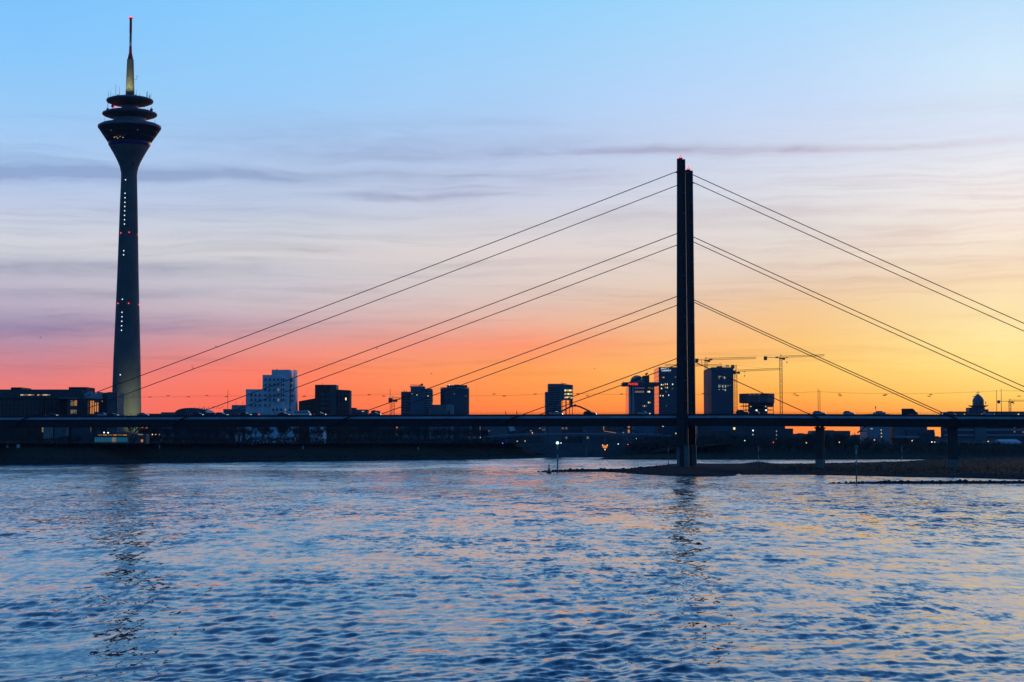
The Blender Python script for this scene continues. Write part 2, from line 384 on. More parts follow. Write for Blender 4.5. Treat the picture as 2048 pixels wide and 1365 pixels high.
    sl = vm('MINIMUM', sl, (1.0, -0.016, 1.0))
    t.links.new(vm('NORMALIZE', vm('ADD', ge.outputs['Normal'], sl)), b.inputs['Normal'])
    me.materials.append(m)
    o = put('river', me); tag(o, 'wide rippled river reflecting the dusk sky', kind='structure')
WAVE = 0.030; RIP_NEAR = 0.36; RIP_FAR = 0.80; ROUGH_NEAR = 0.05; ROUGH_FAR = 0.08
river()

# ---- banks
def resample(pts, step):
    out = [Vector(pts[0])]
    for a, b in zip(pts, pts[1:]):
        a = Vector(a); b = Vector(b); n = max(1, int((b - a).length / step))
        for i in range(1, n + 1): out.append(a.lerp(b, i / n))
    return out
def bank(name, pts, prof, m, label, step=5.0, wob=1.2, seed=0.0):
    """pts: waterline (land to the left of its direction); prof: (inset, height) pairs from the water up"""
    ps = resample([(x, y, 0) for x, y in pts], step); n = len(ps); vs = []
    for i, p in enumerate(ps):
        a = ps[max(0, i - 4)]; b = ps[min(n - 1, i + 4)]; d = (b - a).normalized(); nn = Vector((-d.y, d.x, 0))
        for k, (ins, z) in enumerate(prof):
            w = mnoise.noise(Vector((p.x * 0.05, p.y * 0.05, k * 1.7 + seed))) * wob * (1 if k < len(prof) - 1 else 0)
            zz = z + mnoise.noise(Vector((p.x * 0.11, p.y * 0.11, k * 3.1 + seed))) * 0.25 * (1 if 0 < k < len(prof) - 1 else 0)
            q = p + nn * (ins + w); vs.append((q.x, q.y, zz))
    K = len(prof); fs = [(i * K + k, (i + 1) * K + k, (i + 1) * K + k + 1, i * K + k + 1) for i in range(n - 1) for k in range(K - 1)]
    return tag(MB().add(vs, fs).build(name, m, smooth=True), label, kind='structure')
def ground_mat(name, c1, c2, scale, rough=0.95):
    m = mat(name, c1, rough, var=0.3, scale=scale, bump=0.25, spec=0.05); t = m.node_tree; b = t.nodes['Principled BSDF']
    co = t.nodes.new('ShaderNodeTexCoord'); no = t.nodes.new('ShaderNodeTexNoise'); no.inputs['Scale'].default_value = scale * 0.12; no.inputs['Detail'].default_value = 6
    t.links.new(co.outputs['Object'], no.inputs['Vector']); rp = t.nodes.new('ShaderNodeMapRange'); rp.inputs[1].default_value = 0.42; rp.inputs[2].default_value = 0.58
    t.links.new(no.outputs[0], rp.inputs[0]); mx = t.nodes.new('ShaderNodeMix'); mx.data_type = 'RGBA'
    src = b.inputs['Base Color'].links[0].from_socket
    t.links.new(rp.outputs[0], mx.inputs[0]); t.links.new(src, mx.inputs[6]); mx.inputs[7].default_value = (*c2, 1); t.links.new(mx.outputs[2], b.inputs['Base Color'])
    return m
ground_mat('bank_grass', (0.035, 0.042, 0.025), (0.052, 0.042, 0.03), 0.6)
ground_mat('gravel', (0.024, 0.025, 0.027), (0.017, 0.018, 0.020), 1.2)
ground_mat('sand_grass', (0.016, 0.023, 0.010), (0.024, 0.024, 0.014), 0.5)
ground_mat('riprap', (0.045, 0.04, 0.038), (0.03, 0.03, 0.03), 1.5)

# left bank: land lies on the far side of its waterline (waterline runs right to left)
LB = [(-330, 250), (-325, 600), (-312, 800)] + [(XX(x, wl(y), y), wl(y)) for x, y in ((-60, 931.5), (0, 930), (120, 929), (250, 927.6), (300, 926.2), (500, 924), (700, 922), (900, 919.8), (1030, 917.8), (1078, 916.6), (1094, 915.6))]
tipL = LB[-1]
LB += [(tipL[0] + 4, tipL[1] + 40), (tipL[0] - 30, tipL[1] + 160)]
bank('river_bank', LB, [(-3, -1.5), (0, -0.05), (2, 0.9), (6, 2.0), (9, 2.4), (17, 6.6), (24, PLATEAU - .3), (28, PLATEAU)], 'bank_grass', 'dark grassy embankment along the left shore')
bank('shore_stones', LB, [(-3.5, -1.4), (-0.5, 0.05), (1.2, 0.9), (5.5, 2.05), (8.0, 1.9)], 'riprap', 'dark wet stone foot of the left embankment', wob=0.8, seed=9)
# plateau behind the left bank
pl = [(-330 - 28, 250)] + [(x - 26, y) for x, y in LB[1:3]] + [(x, y + 27) for x, y in LB[3:-3]] + [(tipL[0] - 24, tipL[1] + 12), (tipL[0] - 30, 1377), (XX(1262, 1377), 1377), (900, 1500), (1650, 1600), (1650, 2180), (-1650, 2180), (-1650, 250)]
vs = [(x, y, PLATEAU - 0.02) for x, y in pl]
mat('city_ground', (0.06, 0.06, 0.058), 0.9, scale=0.1)
tag(MB().add(vs, [tuple(range(len(vs)))]).build('city_ground', 'city_ground'), 'dark flat city ground behind the embankment', kind='structure')
# right bank across the side channel
RB = [(XX(1252, 1375), 1375), (XX(1238, 1290), 1290), (XX(1206, 1190), 1190), (XX(1196, 1160), 1160), (XX(1230, 1148), 1148), (XX(1300, 1140), 1140), (XX(1420, wl(919.8)), wl(919.8)), (XX(1600, wl(919.6)), wl(919.6)), (XX(1890, wl(919.4)), wl(919.4)), (XX(2080, wl(918.5)), wl(918.5)), (700, 1150), (1400, 1100)]
bank('far_bank', [(x, y) for x, y in RB], [(-3, -1.5), (0, -0.05), (3, 0.8), (9, 1.6), (30, 3.4), (55, 7.0), (80, PLATEAU)], 'bank_grass', 'low dark shore of the right bank behind the gravel island', seed=4)
pr = [(x, y + 78) for x, y in RB[3:]] + [(1650, 1100), (1650, 1599), (900, 1499), (XX(1262, 1380), 1380)]
tag(MB().add([(x, y, PLATEAU - 0.05) for x, y in pr], [tuple(range(len(pr)))]).build('meadow', 'bank_grass'), 'dark meadow on top of the right bank', kind='structure')
# gravel island under the bridge
def island():
    front = [(1212, 944.5), (1240, 946), (1280, 949), (1330, 952), (1380, 953.6), (1440, 953.4), (1468, 952.2), (1474, 950.2), (1520, 949.8), (1600, 950.2), (1650, 950.6), (1700, 951.8), (1800, 954), (1900, 956), (2048, 959.5), (2300, 966)]
    back = [(1212, 943), (1240, 941.5), (1290, 936.5), (1330, 932.6), (1393, 930.6), (1480, 930.2), (1560, 930.8), (1640, 929.6), (1700, 928.4), (1760, 927.2), (1830, 925.0), (1880, 921.5), (1960, 920.0), (2300, 919)]
    us = np.concatenate([np.linspace(1212, 2100, 300), np.linspace(2110, 2300, 20), np.linspace(2340, 3300, 20)])
    fy = np.interp(us, *zip(*front)); by = np.interp(us, *zip(*back))
    K = 46; vs = []; fs = []
    for i, x in enumerate(us):
        Y0 = wl(fy[i]) - 2; Y1 = wl(by[i]) + 2; wd_ = Y1 - Y0
        for k in range(K):
            s = (k / (K - 1)) ** 1.5; Y = Y0 + wd_ * s; u = (x - 1024) / FPX
            ins = min(s, 1 - s) * wd_
            top = np.interp(x, [1212, 1300, 1372, 1480, 1640, 1800, 2048, 2300], [0.5, 0.8, 1.25, 0.95, 0.95, 1.1, 1.7, 2.2])
            g = 1 - math.exp(-max(0, ins - 2) / 14.0) if s < 0.5 else 1 - math.exp(-max(0, ins - 2) / 10.0)
            z = -0.5 + min(1, ins / 2) * 0.5 + top * g
            if x > 1500 and s > 0.25: z += 0.25 * max(0, mnoise.noise(Vector((x * .05, s * 9, 0))))
            z += 1.1 * math.exp(-((x - 1517) / 24) ** 2 - ((s - .80) / .10) ** 2)
            z += 0.12 * mnoise.noise(Vector((u * Y * .2, Y * .2, 1))) * g
            row = HZ + CAMZ * FPX / Y
            if 1392 < x < 1480 and 947.6 < row < 950.6: z -= 0.9 * min(1, (x - 1392) / 14) * math.sin(math.pi * (row - 947.6) / 3.0)
            z += 0.30 * mnoise.noise(Vector((u * Y * .09, Y * .05, 8))) * min(1, ins / 6)
            vs.append((u * Y, Y, z))
    for i in range(len(us) - 1):
        for k in range(K - 1): fs.append((i * K + k, (i + 1) * K + k, (i + 1) * K + k + 1, i * K + k + 1))
    mb = MB().add(vs, fs); me = mb.mesh('gravel_island', 'gravel', True); me.materials.append(M('sand_grass'))
    for p in me.polygons:
        c = p.center
        if c.z > 0.8 + 0.4 * mnoise.noise(Vector((c.x * .06, c.y * .06, 5))) and c.x > 100: p.material_index = 1
    tag(put('gravel_island', me), 'low gravel island with grass under the bridge piers', kind='structure')
island()

# ================================================================== cable-stayed bridge
TH = math.radians(11.0); BC, BS = math.cos(TH), math.sin(TH)
B0 = Vector((XX(1365.1, 690, 900), 690, 0))
def bridge_pt(t, v=0.0, z=0.0): return Vector((B0.x + t * BC + v * BS, B0.y - t * BS + v * BC, z))
def bt(x):   # station along the front edge of the bridge that is seen at column x
    k = (x - 1024) / FPX / 1.0015
    return (k * B0.y - B0.x) / (BC + k * BS)
BW = 29.5
DECK = ZZ(829.8, 690)
def deckz(t): return DECK - (0.0 if t < 20 else 0.0072 * (t - 20))
br = thing('cable_stayed_bridge', 'long dark steel cable-stayed bridge with twin needle pylons', 'bridge', tuple(B0), -TH)
def deck_sweep(name, prof, m, t0=-345, t1=330):
    ts = [t0] + list(np.arange(-320, 325, 20.0)) + [t1]
    vs = []; n = len(prof); fs = []
    for t in ts:
        dz = deckz(t)
        for v, z in prof: vs.append((t, v, dz + z))
    for i in range(len(ts) - 1):
        for k in range(n): fs.append((i * n + k, i * n + (k + 1) % n, (i + 1) * n + (k + 1) % n, (i + 1) * n + k))
    fs += [tuple(range(n))[::-1], tuple(range(len(vs) - n, len(vs)))]
    return MB().add(vs, fs).build(name, m, br)
deck_sweep('deck', [(.55, 0), (BW - .55, 0), (BW - .55, -.62), (.55, -.62)], 'asphalt')
deck_sweep('fascia', [(.30, -.42), (.549, -.42), (.549, -1.25), (.30, -1.25)], 'fascia_paint')
deck_sweep('girder', [(.9, -.625), (3.2, -.625), (3.2, -4.05), (.9, -4.05)], 'bridge_steel')
deck_sweep('girder', [(BW - 3.2, -.625), (BW - .9, -.625), (BW - .9, -4.0), (BW - 3.2, -4.0)], 'bridge_steel')
deck_sweep('fascia', [(BW - .549, -.42), (BW - .30, -.42), (BW - .30, -1.25), (BW - .549, -1.25)], 'fascia_paint')
crm = MB().box(-.25, .25, 3.21, BW - 3.21, -2.4, -.63).mesh('cross_beam', 'bridge_steel')
for t in np.arange(-336, 330, 8.0): put('cross_beam', crm, br, (t, 0, deckz(t)))
stm = MB().box(-.06, .06, .80, .899, -3.9, -1.3).mesh('web_stiffener', 'bridge_steel')
for t in np.arange(-340, 328, 6.4): put('web_stiffener', stm, br, (t, 0, deckz(t)))
# parapet railings
for v, nm in ((.75, 'front'), (BW - .75, 'rear')):
    mb = MB()
    ts = [-345] + list(np.arange(-320, 325, 20.0)) + [330]
    for h, r in ((1.05, .035), (.75, .018), (.45, .018)):
        for a, b in zip(ts, ts[1:]): mb.bar((a, v, deckz(a) + h), (b, v, deckz(b) + h), r, n=4)
    for t in np.arange(-344, 329, 2.5): mb.bar((t, v, deckz(t)), (t, v, deckz(t) + 1.05), .028, n=4)
    mb.build('railing', 'dark_metal', br)
# kerb barrier between footway and road
deck_sweep('kerb_barrier', [(4.0, .002), (4.2, .002), (4.2, .35), (4.0, .35)], 'bridge_steel')
# pylons
ztop = ZZ(318.3, 690); zfoot = ZZ(893, 690); zg = 0.9
def pylon(v):
    w0, w1 = 4.15, 2.95     # widths at foot and top
    py = thing('pylon', None, None, (0, v, 0)); py.parent = br
    def loft(xa, xb, ya, yb, za, zb, mb, taper=True):
        k = lambda z: (w0 + (w1 - w0) * (z - zfoot) / (ztop - zfoot)) / w0 if taper else 1.0
        vs = []
        for z in (za, zb):
            q = k(z); vs += [(xa * q, ya * q, z), (xb * q, ya * q, z), (xb * q, yb * q, z), (xa * q, yb * q, z)]
        mb.add(vs, [(0, 3, 2, 1), (4, 5, 6, 7), (0, 1, 5, 4), (1, 2, 6, 5), (2, 3, 7, 6), (3, 0, 4, 7)])
    h = w0 / 2
    mb = MB(); loft(-h, .32 * h, -1.5, 1.5, zfoot, ztop, mb); mb.build('mast', 'pylon_steel', py)
    mb = MB(); loft(.32 * h + .01, h, -.2, 1.45, zfoot + .5, ztop - .15, mb); mb.build('web', 'pylon_steel', py)
    for i in range(13):
        z = zfoot + 9 + i * 7.75
        if z > ztop - 2: break
        q = (w0 + (w1 - w0) * (z - zfoot) / (ztop - zfoot)) / w0
        m2 = MB().add([(.33 * h * q, -1.35 * q, z - .35), (h * q, -.21 * q, z - .1), (.33 * h * q, -.21 * q, z - .35), (.33 * h * q, -1.35 * q, z), (h * q, -.21 * q, z + .25), (.33 * h * q, -.21 * q, z)], [(0, 1, 2), (3, 5, 4), (0, 3, 4, 1), (1, 4, 5, 2), (2, 5, 3, 0)])
        m2.build('stiffener', 'dark_clad', py)
    mb = MB(); loft(-.42 * h, .3 * h, -1.2, 1.3, zg, zfoot + .001, mb, False); mb.build('foot_column', 'pylon_steel', py)
    mb = MB(); mb.box(-h, -.44 * h, -.6, 1.8, zg - 1, zfoot - .02); mb.build('plinth', 'pier_concrete', py)
    mb = MB(); mb.box(.31 * h, h + .25, -1.1, 1.8, zg - 1, zfoot + .3); mb.build('plinth', 'pier_concrete', py)
    mb = MB(); mb.box(-h - .8, h + 1.0, -2.2, 2.4, zg - 2.5, zg + .25); mb.build('footing', 'pier_concrete', py)
    mb = MB().bar((-.1, 0, ztop), (-.1, 0, ztop + 1.5), .05); mb.bar((-.35, 0, ztop), (-.35, 0, ztop + .9), .04); mb.build('lightning_rod', 'dark_metal', py)
    for k in (-.55, .25): MB().lathe([(.16, ztop + .25), (.22, ztop + .4), (.22, ztop + .75), (.1, ztop + .85)], 8, k, -.6).build('beacon', 'lamp_red', py)
    MB().box(-.9, .7, -.75, -.45, ztop, ztop + .25).build('beacon_shelf', 'dark_metal', py)
    for s in (-1, 1):
        MB().box(min(s * 1.2, s * 2.1), max(s * 1.2, s * 2.1), -.6, .4, ztop - 5.2, ztop - 4.9).build('inspection_platform', 'dark_metal', py)
    return py
pylon(0.0); pylon(BW)
# stay cables
LEV = [ZZ(y, 690) for y in (342.5, 466.5, 592, 716)]
LT = [bt(28), bt(345), bt(672), bt(1006)]
RT = [bt(1925) * 2 - bt(1925) * 0.0, 0, 0, 0]
rt4, rt3 = bt(1652), bt(1928)
RT = [rt4 + 3 * (rt3 - rt4), rt4 + 2 * (rt3 - rt4), rt3, rt4]
for v in (-.02, BW + .02):
    for k in range(4):
        for tt in (LT[k], RT[k]):
            zb = deckz(tt) - 2.4
            mb = MB(); sgn = 1 if tt > 0 else -1
            p = Vector((sgn * 1.2, v, LEV[k])); q = Vector((tt, v, zb))
            ns = 8; sag = 0.0009 * (p - q).length ** 1.15
            pts = [p.lerp(q, i / ns) - Vector((0, 0, sag * 4 * (i / ns) * (1 - i / ns))) for i in range(ns + 1)]
            for a, b in zip(pts, pts[1:]): mb.bar(a, b, .15, n=6)
            cb = mb.build('stay_cable', 'cable_steel', br, smooth=True)
            d = (p - q).normalized()
            MB().bar(q - d * .5, q + d * 7.0, .34, .22, n=8).build('anchor_sleeve', 'pylon_steel', cb)
# anchor brackets on the girder
for tt in LT + RT:
    for v0, v1 in ((-.35, .88), (BW - .88, BW + .35)):
        MB().box(tt - .9, tt + .9, v0, v1, deckz(tt) - 3.2, deckz(tt) - 1.3).build('anchor_bracket', 'bridge_steel', br)
# piers on the island side
pt1, pt2 = bt(1638), bt(1908.5); dp = pt2 - pt1
for k in range(6):
    t = pt1 + k * dp
    for v in (3.2, BW - 7.2):
        pr_ = thing('pier', None, None, (t, v, 0)); pr_.parent = br
        zt = deckz(t) - 4.05
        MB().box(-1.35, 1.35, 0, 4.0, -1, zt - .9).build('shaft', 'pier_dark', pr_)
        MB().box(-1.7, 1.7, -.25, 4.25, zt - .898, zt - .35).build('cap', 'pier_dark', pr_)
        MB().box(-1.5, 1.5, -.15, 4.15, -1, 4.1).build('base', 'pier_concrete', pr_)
        for xx in (-.8, .8): MB().box(xx - .35, xx + .35, 1.2, 2.4, zt - .348, zt).build('bearing', 'dark_metal', pr_)
MB().box(-352, -344, .6, BW - .6, 0, deckz(-340) - .7).build('abutment', 'concrete_dark', br)
# ================================================================== telecommunication tower
TY = 1043.0
tb = P(252.4, 860, TY); TX = tb.x
tw = thing('telecom_tower', 'tall slender concrete telecom tower with round observation head and mast', 'tower', (TX, TY, PLATEAU))
def tz(y): return ZZ(y, TY) - PLATEAU
def tr(px): return S(px, TY) / 2
shaft = [(tr(62), 0)] + [(tr(w), tz(y)) for y, w in ((830, 58.5), (775, 56), (720, 53.5), (660, 49.5), (607, 46), (535, 41.5), (466, 38), (400, 34.5), (352, 31.5))]
mat('tower_concrete', (0.14, 0.145, 0.13), 0.85, var=0.28, scale=0.11)
MB().lathe(shaft, 64).build('shaft', 'tower_concrete', tw, True)
cone = [(tr(w), tz(y)) for y, w in ((352, 31.6), (345, 32.5), (335, 37), (325, 45), (315, 55), (305, 66), (295, 78), (293.5, 79))]
MB().lathe(cone, 64).build('cone', 'tower_concrete', tw, True)
mat('band_blue', (0.02, 0.03, 0.16), 0.4, var=0.1)
MB().lathe([(tr(79.5), tz(293.4)), (tr(83), tz(291.5)), (tr(85), tz(285.6))], 64).build('sill_band', 'band_blue', tw, True)
hd = MB().lathe([(tr(85), tz(285.5)), (tr(124), tz(257))], 72).build('observation_glazing', 'glass_dark', tw, True)
ribm = MB().bar((tr(85.4), 0, tz(285.5)), (tr(124.6), 0, tz(257)), .09, n=4).mesh('glazing_bar', 'dark_metal')
for i in range(72): put('glazing_bar', ribm, hd, rz=2 * math.pi * i / 72)
for y in (266, 276):
    r = tr(85 + (285.5 - y) / 28.5 * 39.3); MB().lathe([(r + .02, tz(y) - .12), (r + .12, tz(y)), (r + .14, tz(y) + .12)], 72, cap=False).build('glazing_ring', 'dark_metal', hd)
MB().lathe([(tr(124.5), tz(256.9)), (tr(126.5), tz(255)), (tr(125), tz(252.5)), (tr(112), tz(249)), (tr(60), tz(247.5))], 72).build('head_roof', 'grey_clad', tw, True)
MB().lathe([(tr(66), tz(248)), (tr(66), tz(236))], 48).build('neck', 'grey_clad', tw, True)
MB().lathe([(tr(56), tz(238)), (tr(80), tz(236.5)), (tr(104), tz(232.5)), (tr(109.5), tz(230)), (tr(108), tz(227)), (tr(90), tz(223.5)), (tr(40), tz(221.5))], 64).build('antenna_platform', 'dark_clad', tw, True)
MB().lathe([(tr(33), tz(222)), (tr(33), tz(210))], 40).build('neck', 'grey_clad', tw, True)
MB().lathe([(tr(36), tz(212)), (tr(70), tz(210)), (tr(90), tz(206)), (tr(94), tz(203)), (tr(92), tz(200)), (tr(76), tz(197)), (tr(20), tz(195.2))], 64).build('antenna_platform', 'dark_clad', tw, True)
MB().lathe([(tr(18.2), tz(195.4)), (tr(17), tz(175)), (tr(14.5), tz(140)), (tr(13.2), tz(119.5))], 40).build('spire', 'tower_concrete', tw, True)
ma = MB().lathe([(tr(11.5), tz(119.4)), (tr(10), tz(115)), (tr(6), tz(106)), (tr(5.2), tz(93.1))], 24).build('mast', 'signal_red', tw, True)
MB().lathe([(tr(5), tz(93)), (tr(5), tz(84.6))], 24).build('mast_band', 'signal_white', ma)
MB().lathe([(tr(4.7), tz(84.5)), (tr(4.7), tz(66.1))], 24).build('mast_band', 'grey_metal', ma)
MB().lathe([(tr(5.2), tz(66)), (tr(5), tz(37.5))], 24).build('mast_band', 'signal_red', ma)
MB().lathe([(tr(8), tz(37.4)), (tr(8), tz(36.6))], 16).build('mast_platform', 'dark_metal', ma)
for k in range(6):
    a = k * math.pi / 3; MB().bar((tr(8) * math.cos(a), tr(8) * math.sin(a), tz(36.6)), (tr(9) * math.cos(a), tr(9) * math.sin(a), tz(33)), .05, n=4).build('lightning_rod', 'dark_metal', ma)
for a in (3.6, 4.7, 5.6): MB().ball((1.0 * math.cos(a), 1.0 * math.sin(a), tz(35.6)), .38).build('beacon', 'lamp_red', ma)
def rad_at(y):
    zs = [z for r, z in shaft]; rs = [r for r, z in shaft]; return float(np.interp(tz(y), zs, rs))
lm = MB().lathe([(.02, -.12), (.28, -.1), (.28, .06), (.02, .1)], 10).mesh('porthole_lamp', mat('porthole_light', (.9, .9, .9), .4, emit=(.85, .95, 1.0), es=1.7))
rm = MB().ball((0, 0, 0), .30, 8, 6).mesh('beacon', 'lamp_red')
def on_shaft(name, me, x, y, out=.1):
    r = rad_at(y); q = P(x, y, TY - r); dx = max(-r * .985, min(r * .985, q.x - TX)); a = math.asin(dx / r)
    o = put(name, me, tw, ((r + out) * math.sin(a), -(r + out) * math.cos(a), q.z - PLATEAU)); o.rotation_euler = (math.pi / 2, 0, a)
for x, y in ((251, 360), (250, 387), (250, 396), (249.8, 405), (249.5, 413.5), (249.3, 422), (249, 431), (249, 440), (248.8, 448.5), (247.6, 502), (247.2, 510), (244.8, 599), (244, 625), (243.8, 634), (243.5, 643), (243.2, 652), (243, 661), (240.5, 750)): on_shaft('porthole_lamp', lm, x, y)
for x, y in ((241.5, 466), (258, 465), (272.5, 468), (235.5, 607), (257, 607), (275.5, 608)): on_shaft('beacon', rm, x, y, .3)
for x, y in ((267, 315), (264, 329)): on_shaft('hatch', MB().box(-.7, .7, -.9, .9, -.1, .1).mesh('hatch', 'dark_metal'), x, y, tr(10))
# antennas on the two platforms (kept symmetric left and right as seen)
def antenna(x, y0, y1, r=.12, dishes=()):
    h = P(x, y0, TY - 4); rt_ = thing('antenna', None, None, (h.x - TX, -4, h.z - PLATEAU)); rt_.parent = tw
    z = tz(y1) - (h.z - PLATEAU)
    MB().bar((0, 0, 0), (0, 0, z), r, r * .6, n=6).build('rod', 'dark_metal', rt_)
    for zz, rr in dishes: MB().ball((0, -.3, z * zz), rr, 10, 6).build('dish', 'grey_metal', rt_)
for a in ((216.5, 199, 186), (221.5, 199, 184), (231.5, 197, 172), (238.8, 196, 177), (226, 198, 191), (272.5, 196, 182), (279.5, 197, 190), (294, 199, 186, .3), (298.5, 200, 193, .3), (301.5, 201, 189), (215.5, 226, 207, .2, ((.3, .8), (.15, .7))), (225.5, 224, 208, .15), (213, 227, 219), (289.5, 224, 218), (296, 225, 218), (303, 226, 217, .2, ((.5, .9), (.2, .8))), (310, 228, 225), (209.5, 250, 240), (309.5, 250, 243)): antenna(*a)
MB().ball((P(229, 216, TY).x - TX, -5, tz(216)), .9, 10, 6).build('dish', 'grey_metal', tw)
MB().ball((P(235, 218.5, TY).x - TX, -7, tz(218.8)), .55, 8, 6).build('beacon', 'lamp_red', tw)
mb = MB().bar((0, 0, 0), (1.6, 0, 0), .1, n=4).bar((1.6, 0, 0), (1.6, 0, 2.2), .08, n=4).bar((1.6, 0, 1.6), (2.4, 0, 2.4), .12, n=4)
mb.build('side_antenna', 'dark_metal', tw, loc=(tr(15), 0, tz(160)))
hl = MB().box(-.28, .28, -.1, .1, -.22, .22)
for x, y, mm in ((228, 275, 'lit_warm'), (232, 274, 'lit_orange'), (235, 277, 'lit_warm'), (240, 274, 'lit_orange'), (246, 276, 'lit_pale'), (221, 261, 'lit_dim'), (274, 260, 'lit_dim')):
    r = tr(85 + (285.5 - y) / 28.5 * 39.3) + .3; q = P(x, y, TY - r); dx = q.x - TX
    put('restaurant_light', boxmesh(.5, .2, .4, mm), tw, (dx, -math.sqrt(max(0, r * r - dx * dx)), q.z - PLATEAU))
# floodlights that wash the foot and the spire
def spot(name, loc, target, e, col, ang, par):
    l = bpy.data.lights.new(name, 'SPOT'); l.energy = e; l.color = col; l.spot_size = math.radians(ang); l.spot_blend = 0.8; l.shadow_soft_size = 0.6
    o = bpy.data.objects.new(name, l); COL.objects.link(o); o.parent = par; o.location = loc
    o.rotation_euler = (Vector(target) - Vector(loc)).to_track_quat('-Z', 'Y').to_euler()
for sx in (-1, 1):
    MB().box(sx * 16 - .5, sx * 16 + .5, -24.5, -23.7, 0, .9).build('floodlight', 'dark_metal', tw)
    spot('floodlight_beam', (sx * 16, -24, 1.2), (sx * 2, 0, 24), 34000, (0.95, 1.0, 0.55), 60, tw)
zt = tz(196)
for sx in (-1, 1):
    MB().box(sx * 5 - .3, sx * 5 + .3, -8.6, -8.0, zt - .3, zt + .3).build('floodlight', 'dark_metal', tw)
    spot('floodlight_beam', (sx * 5, -8.3, zt + .5), (0, 0, zt + 13), 7000, (1.0, 0.95, 0.4), 70, tw)

# ================================================================== buildings
def building(name, label, cat, x, Y, group=None, rz=0.0): return thing(name, label, cat, (XX(x, Y), Y, PLATEAU), rz, group)
def lx(b, x): return XX(x, b.location.y) - b.location.x
def lz(b, y): return ZZ(y, b.location.y) - PLATEAU
def block(b, x0, x1, ytop, dep, m, name='wall', y0=0.0, ztop=None, zbot=0.0):
    return MB().box(lx(b, x0), lx(b, x1), y0, y0 + dep, zbot, lz(b, ytop) if ztop is None else ztop).build(name, m, b)
def window(b, x, y, w, h, m='window_dark', yoff=0.0, frame=None, name='window'):
    Y = b.location.y + yoff; q = P(x, y, Y)
    wm, hm = S(w, Y), S(h, Y)
    if frame:
        fo = put('window', boxmesh(wm + .5, .25, hm + .5, frame), b, (q.x - b.location.x, yoff - .01, q.z - PLATEAU - hm / 2 - .25))
        put('pane', boxmesh(wm, .1, hm, m), fo, (0, -.26, .25)); return fo
    return put(name, boxmesh(wm, .15, hm, m), b, (q.x - b.location.x, yoff - .01, q.z - PLATEAU - hm / 2))
def bands(b, x0, x1, y0, y1, n, m, frac=.55, yoff=0.0, d=.18, name='window_band'):
    for i in range(n):
        yy = y0 + (y1 - y0) * (i + .5) / n; window(b, (x0 + x1) / 2, yy, (x1 - x0), (y1 - y0) / n * frac, m, yoff, name=name)
def mullions(b, x0, x1, y0, y1, n, m='dark_metal', yoff=0.0, w=.25):
    Y = b.location.y; zt_, zb = lz(b, y0), lz(b, y1)
    me = MB().box(-w / 2, w / 2, -.35, 0, 0, zt_ - zb).mesh('mullion', m)
    for i in range(n + 1): put('mullion', me, b, (lx(b, x0 + (x1 - x0) * i / n), yoff - .01, zb))

# ---- parliament: low drum-shaped complex at the left edge
PY = 965.0
pb = building('parliament_building', 'low dark round parliament building with lit windows left of the tower', 'building', 70, PY)
def arc_wall(x0, x1, ytop, zbot, bulge, dep, m, name, n=18):
    a, c = lx(pb, x0), lx(pb, x1); pts = []
    for i in range(n + 1):
        s = i / n; pts.append((a + (c - a) * s, -bulge * (1 - (2 * s - 1) ** 2)))
    pts += [(c, dep), (a, dep)]
    return MB().prism(pts, zbot, lz(pb, ytop)).build(name, m, pb)
arc_wall(-130, 148, 797, 0, 7, 60, 'bronze_clad', 'wall')
gl = arc_wall(-128, 139, 801, 9.5, 7.6, 40, 'glass_dark', 'glazing')
for i in range(34):
    s = (i + .5) / 34; a, c = lx(pb, -128), lx(pb, 139); xm = a + (c - a) * s; yb = -7.6 * (1 - (2 * s - 1) ** 2) - .05
    put('mullion', boxmesh(.35, .5, lz(pb, 801) - 9.6, 'brown_clad'), pb, (xm, yb, 9.55))
    for zz in (13.6, 18.2):
        if i < 33 and s > .3: put('floor_band', boxmesh((c - a) / 34 * 1.02, .3, .7, 'dark_metal'), pb, (xm + (c - a) / 68, yb + .1, zz))
# sloping roof ring with lit clerestory
mb = MB(); xa, xb = lx(pb, -130), lx(pb, 128); zr0, zr1 = lz(pb, 796.8), lz(pb, 778.5)
mb.xprism([(-3, zr0), (60, zr0), (60, zr1), (8, zr1)], xa, xb).build('roof', 'roof', pb)
for x0, x1 in ((42, 70), (76, 102)):
    for k in range(9):
        xm = x0 + (x1 - x0) * (k + .5) / 9; q = P(xm, 790.6, PY + 2)
        o = put('clerestory_window', boxmesh(S((x1 - x0) / 9 * .8, PY), .15, S(4.5, PY), random.choice(['lit_warm', 'lit_dim', 'lit_dim']) if random.random() < .85 else 'window_grey'), pb, (q.x - pb.location.x, -.2 + .35, q.z - PLATEAU - .5)); o.rotation_euler = (-.9, 0, 0)
for x0, x1, y0 in ((6.5, 28, 773.5), (124, 160, 773)): block(pb, x0, x1, y0, 20, 'bronze_clad', 'plant_room', 14, zbot=zr0)
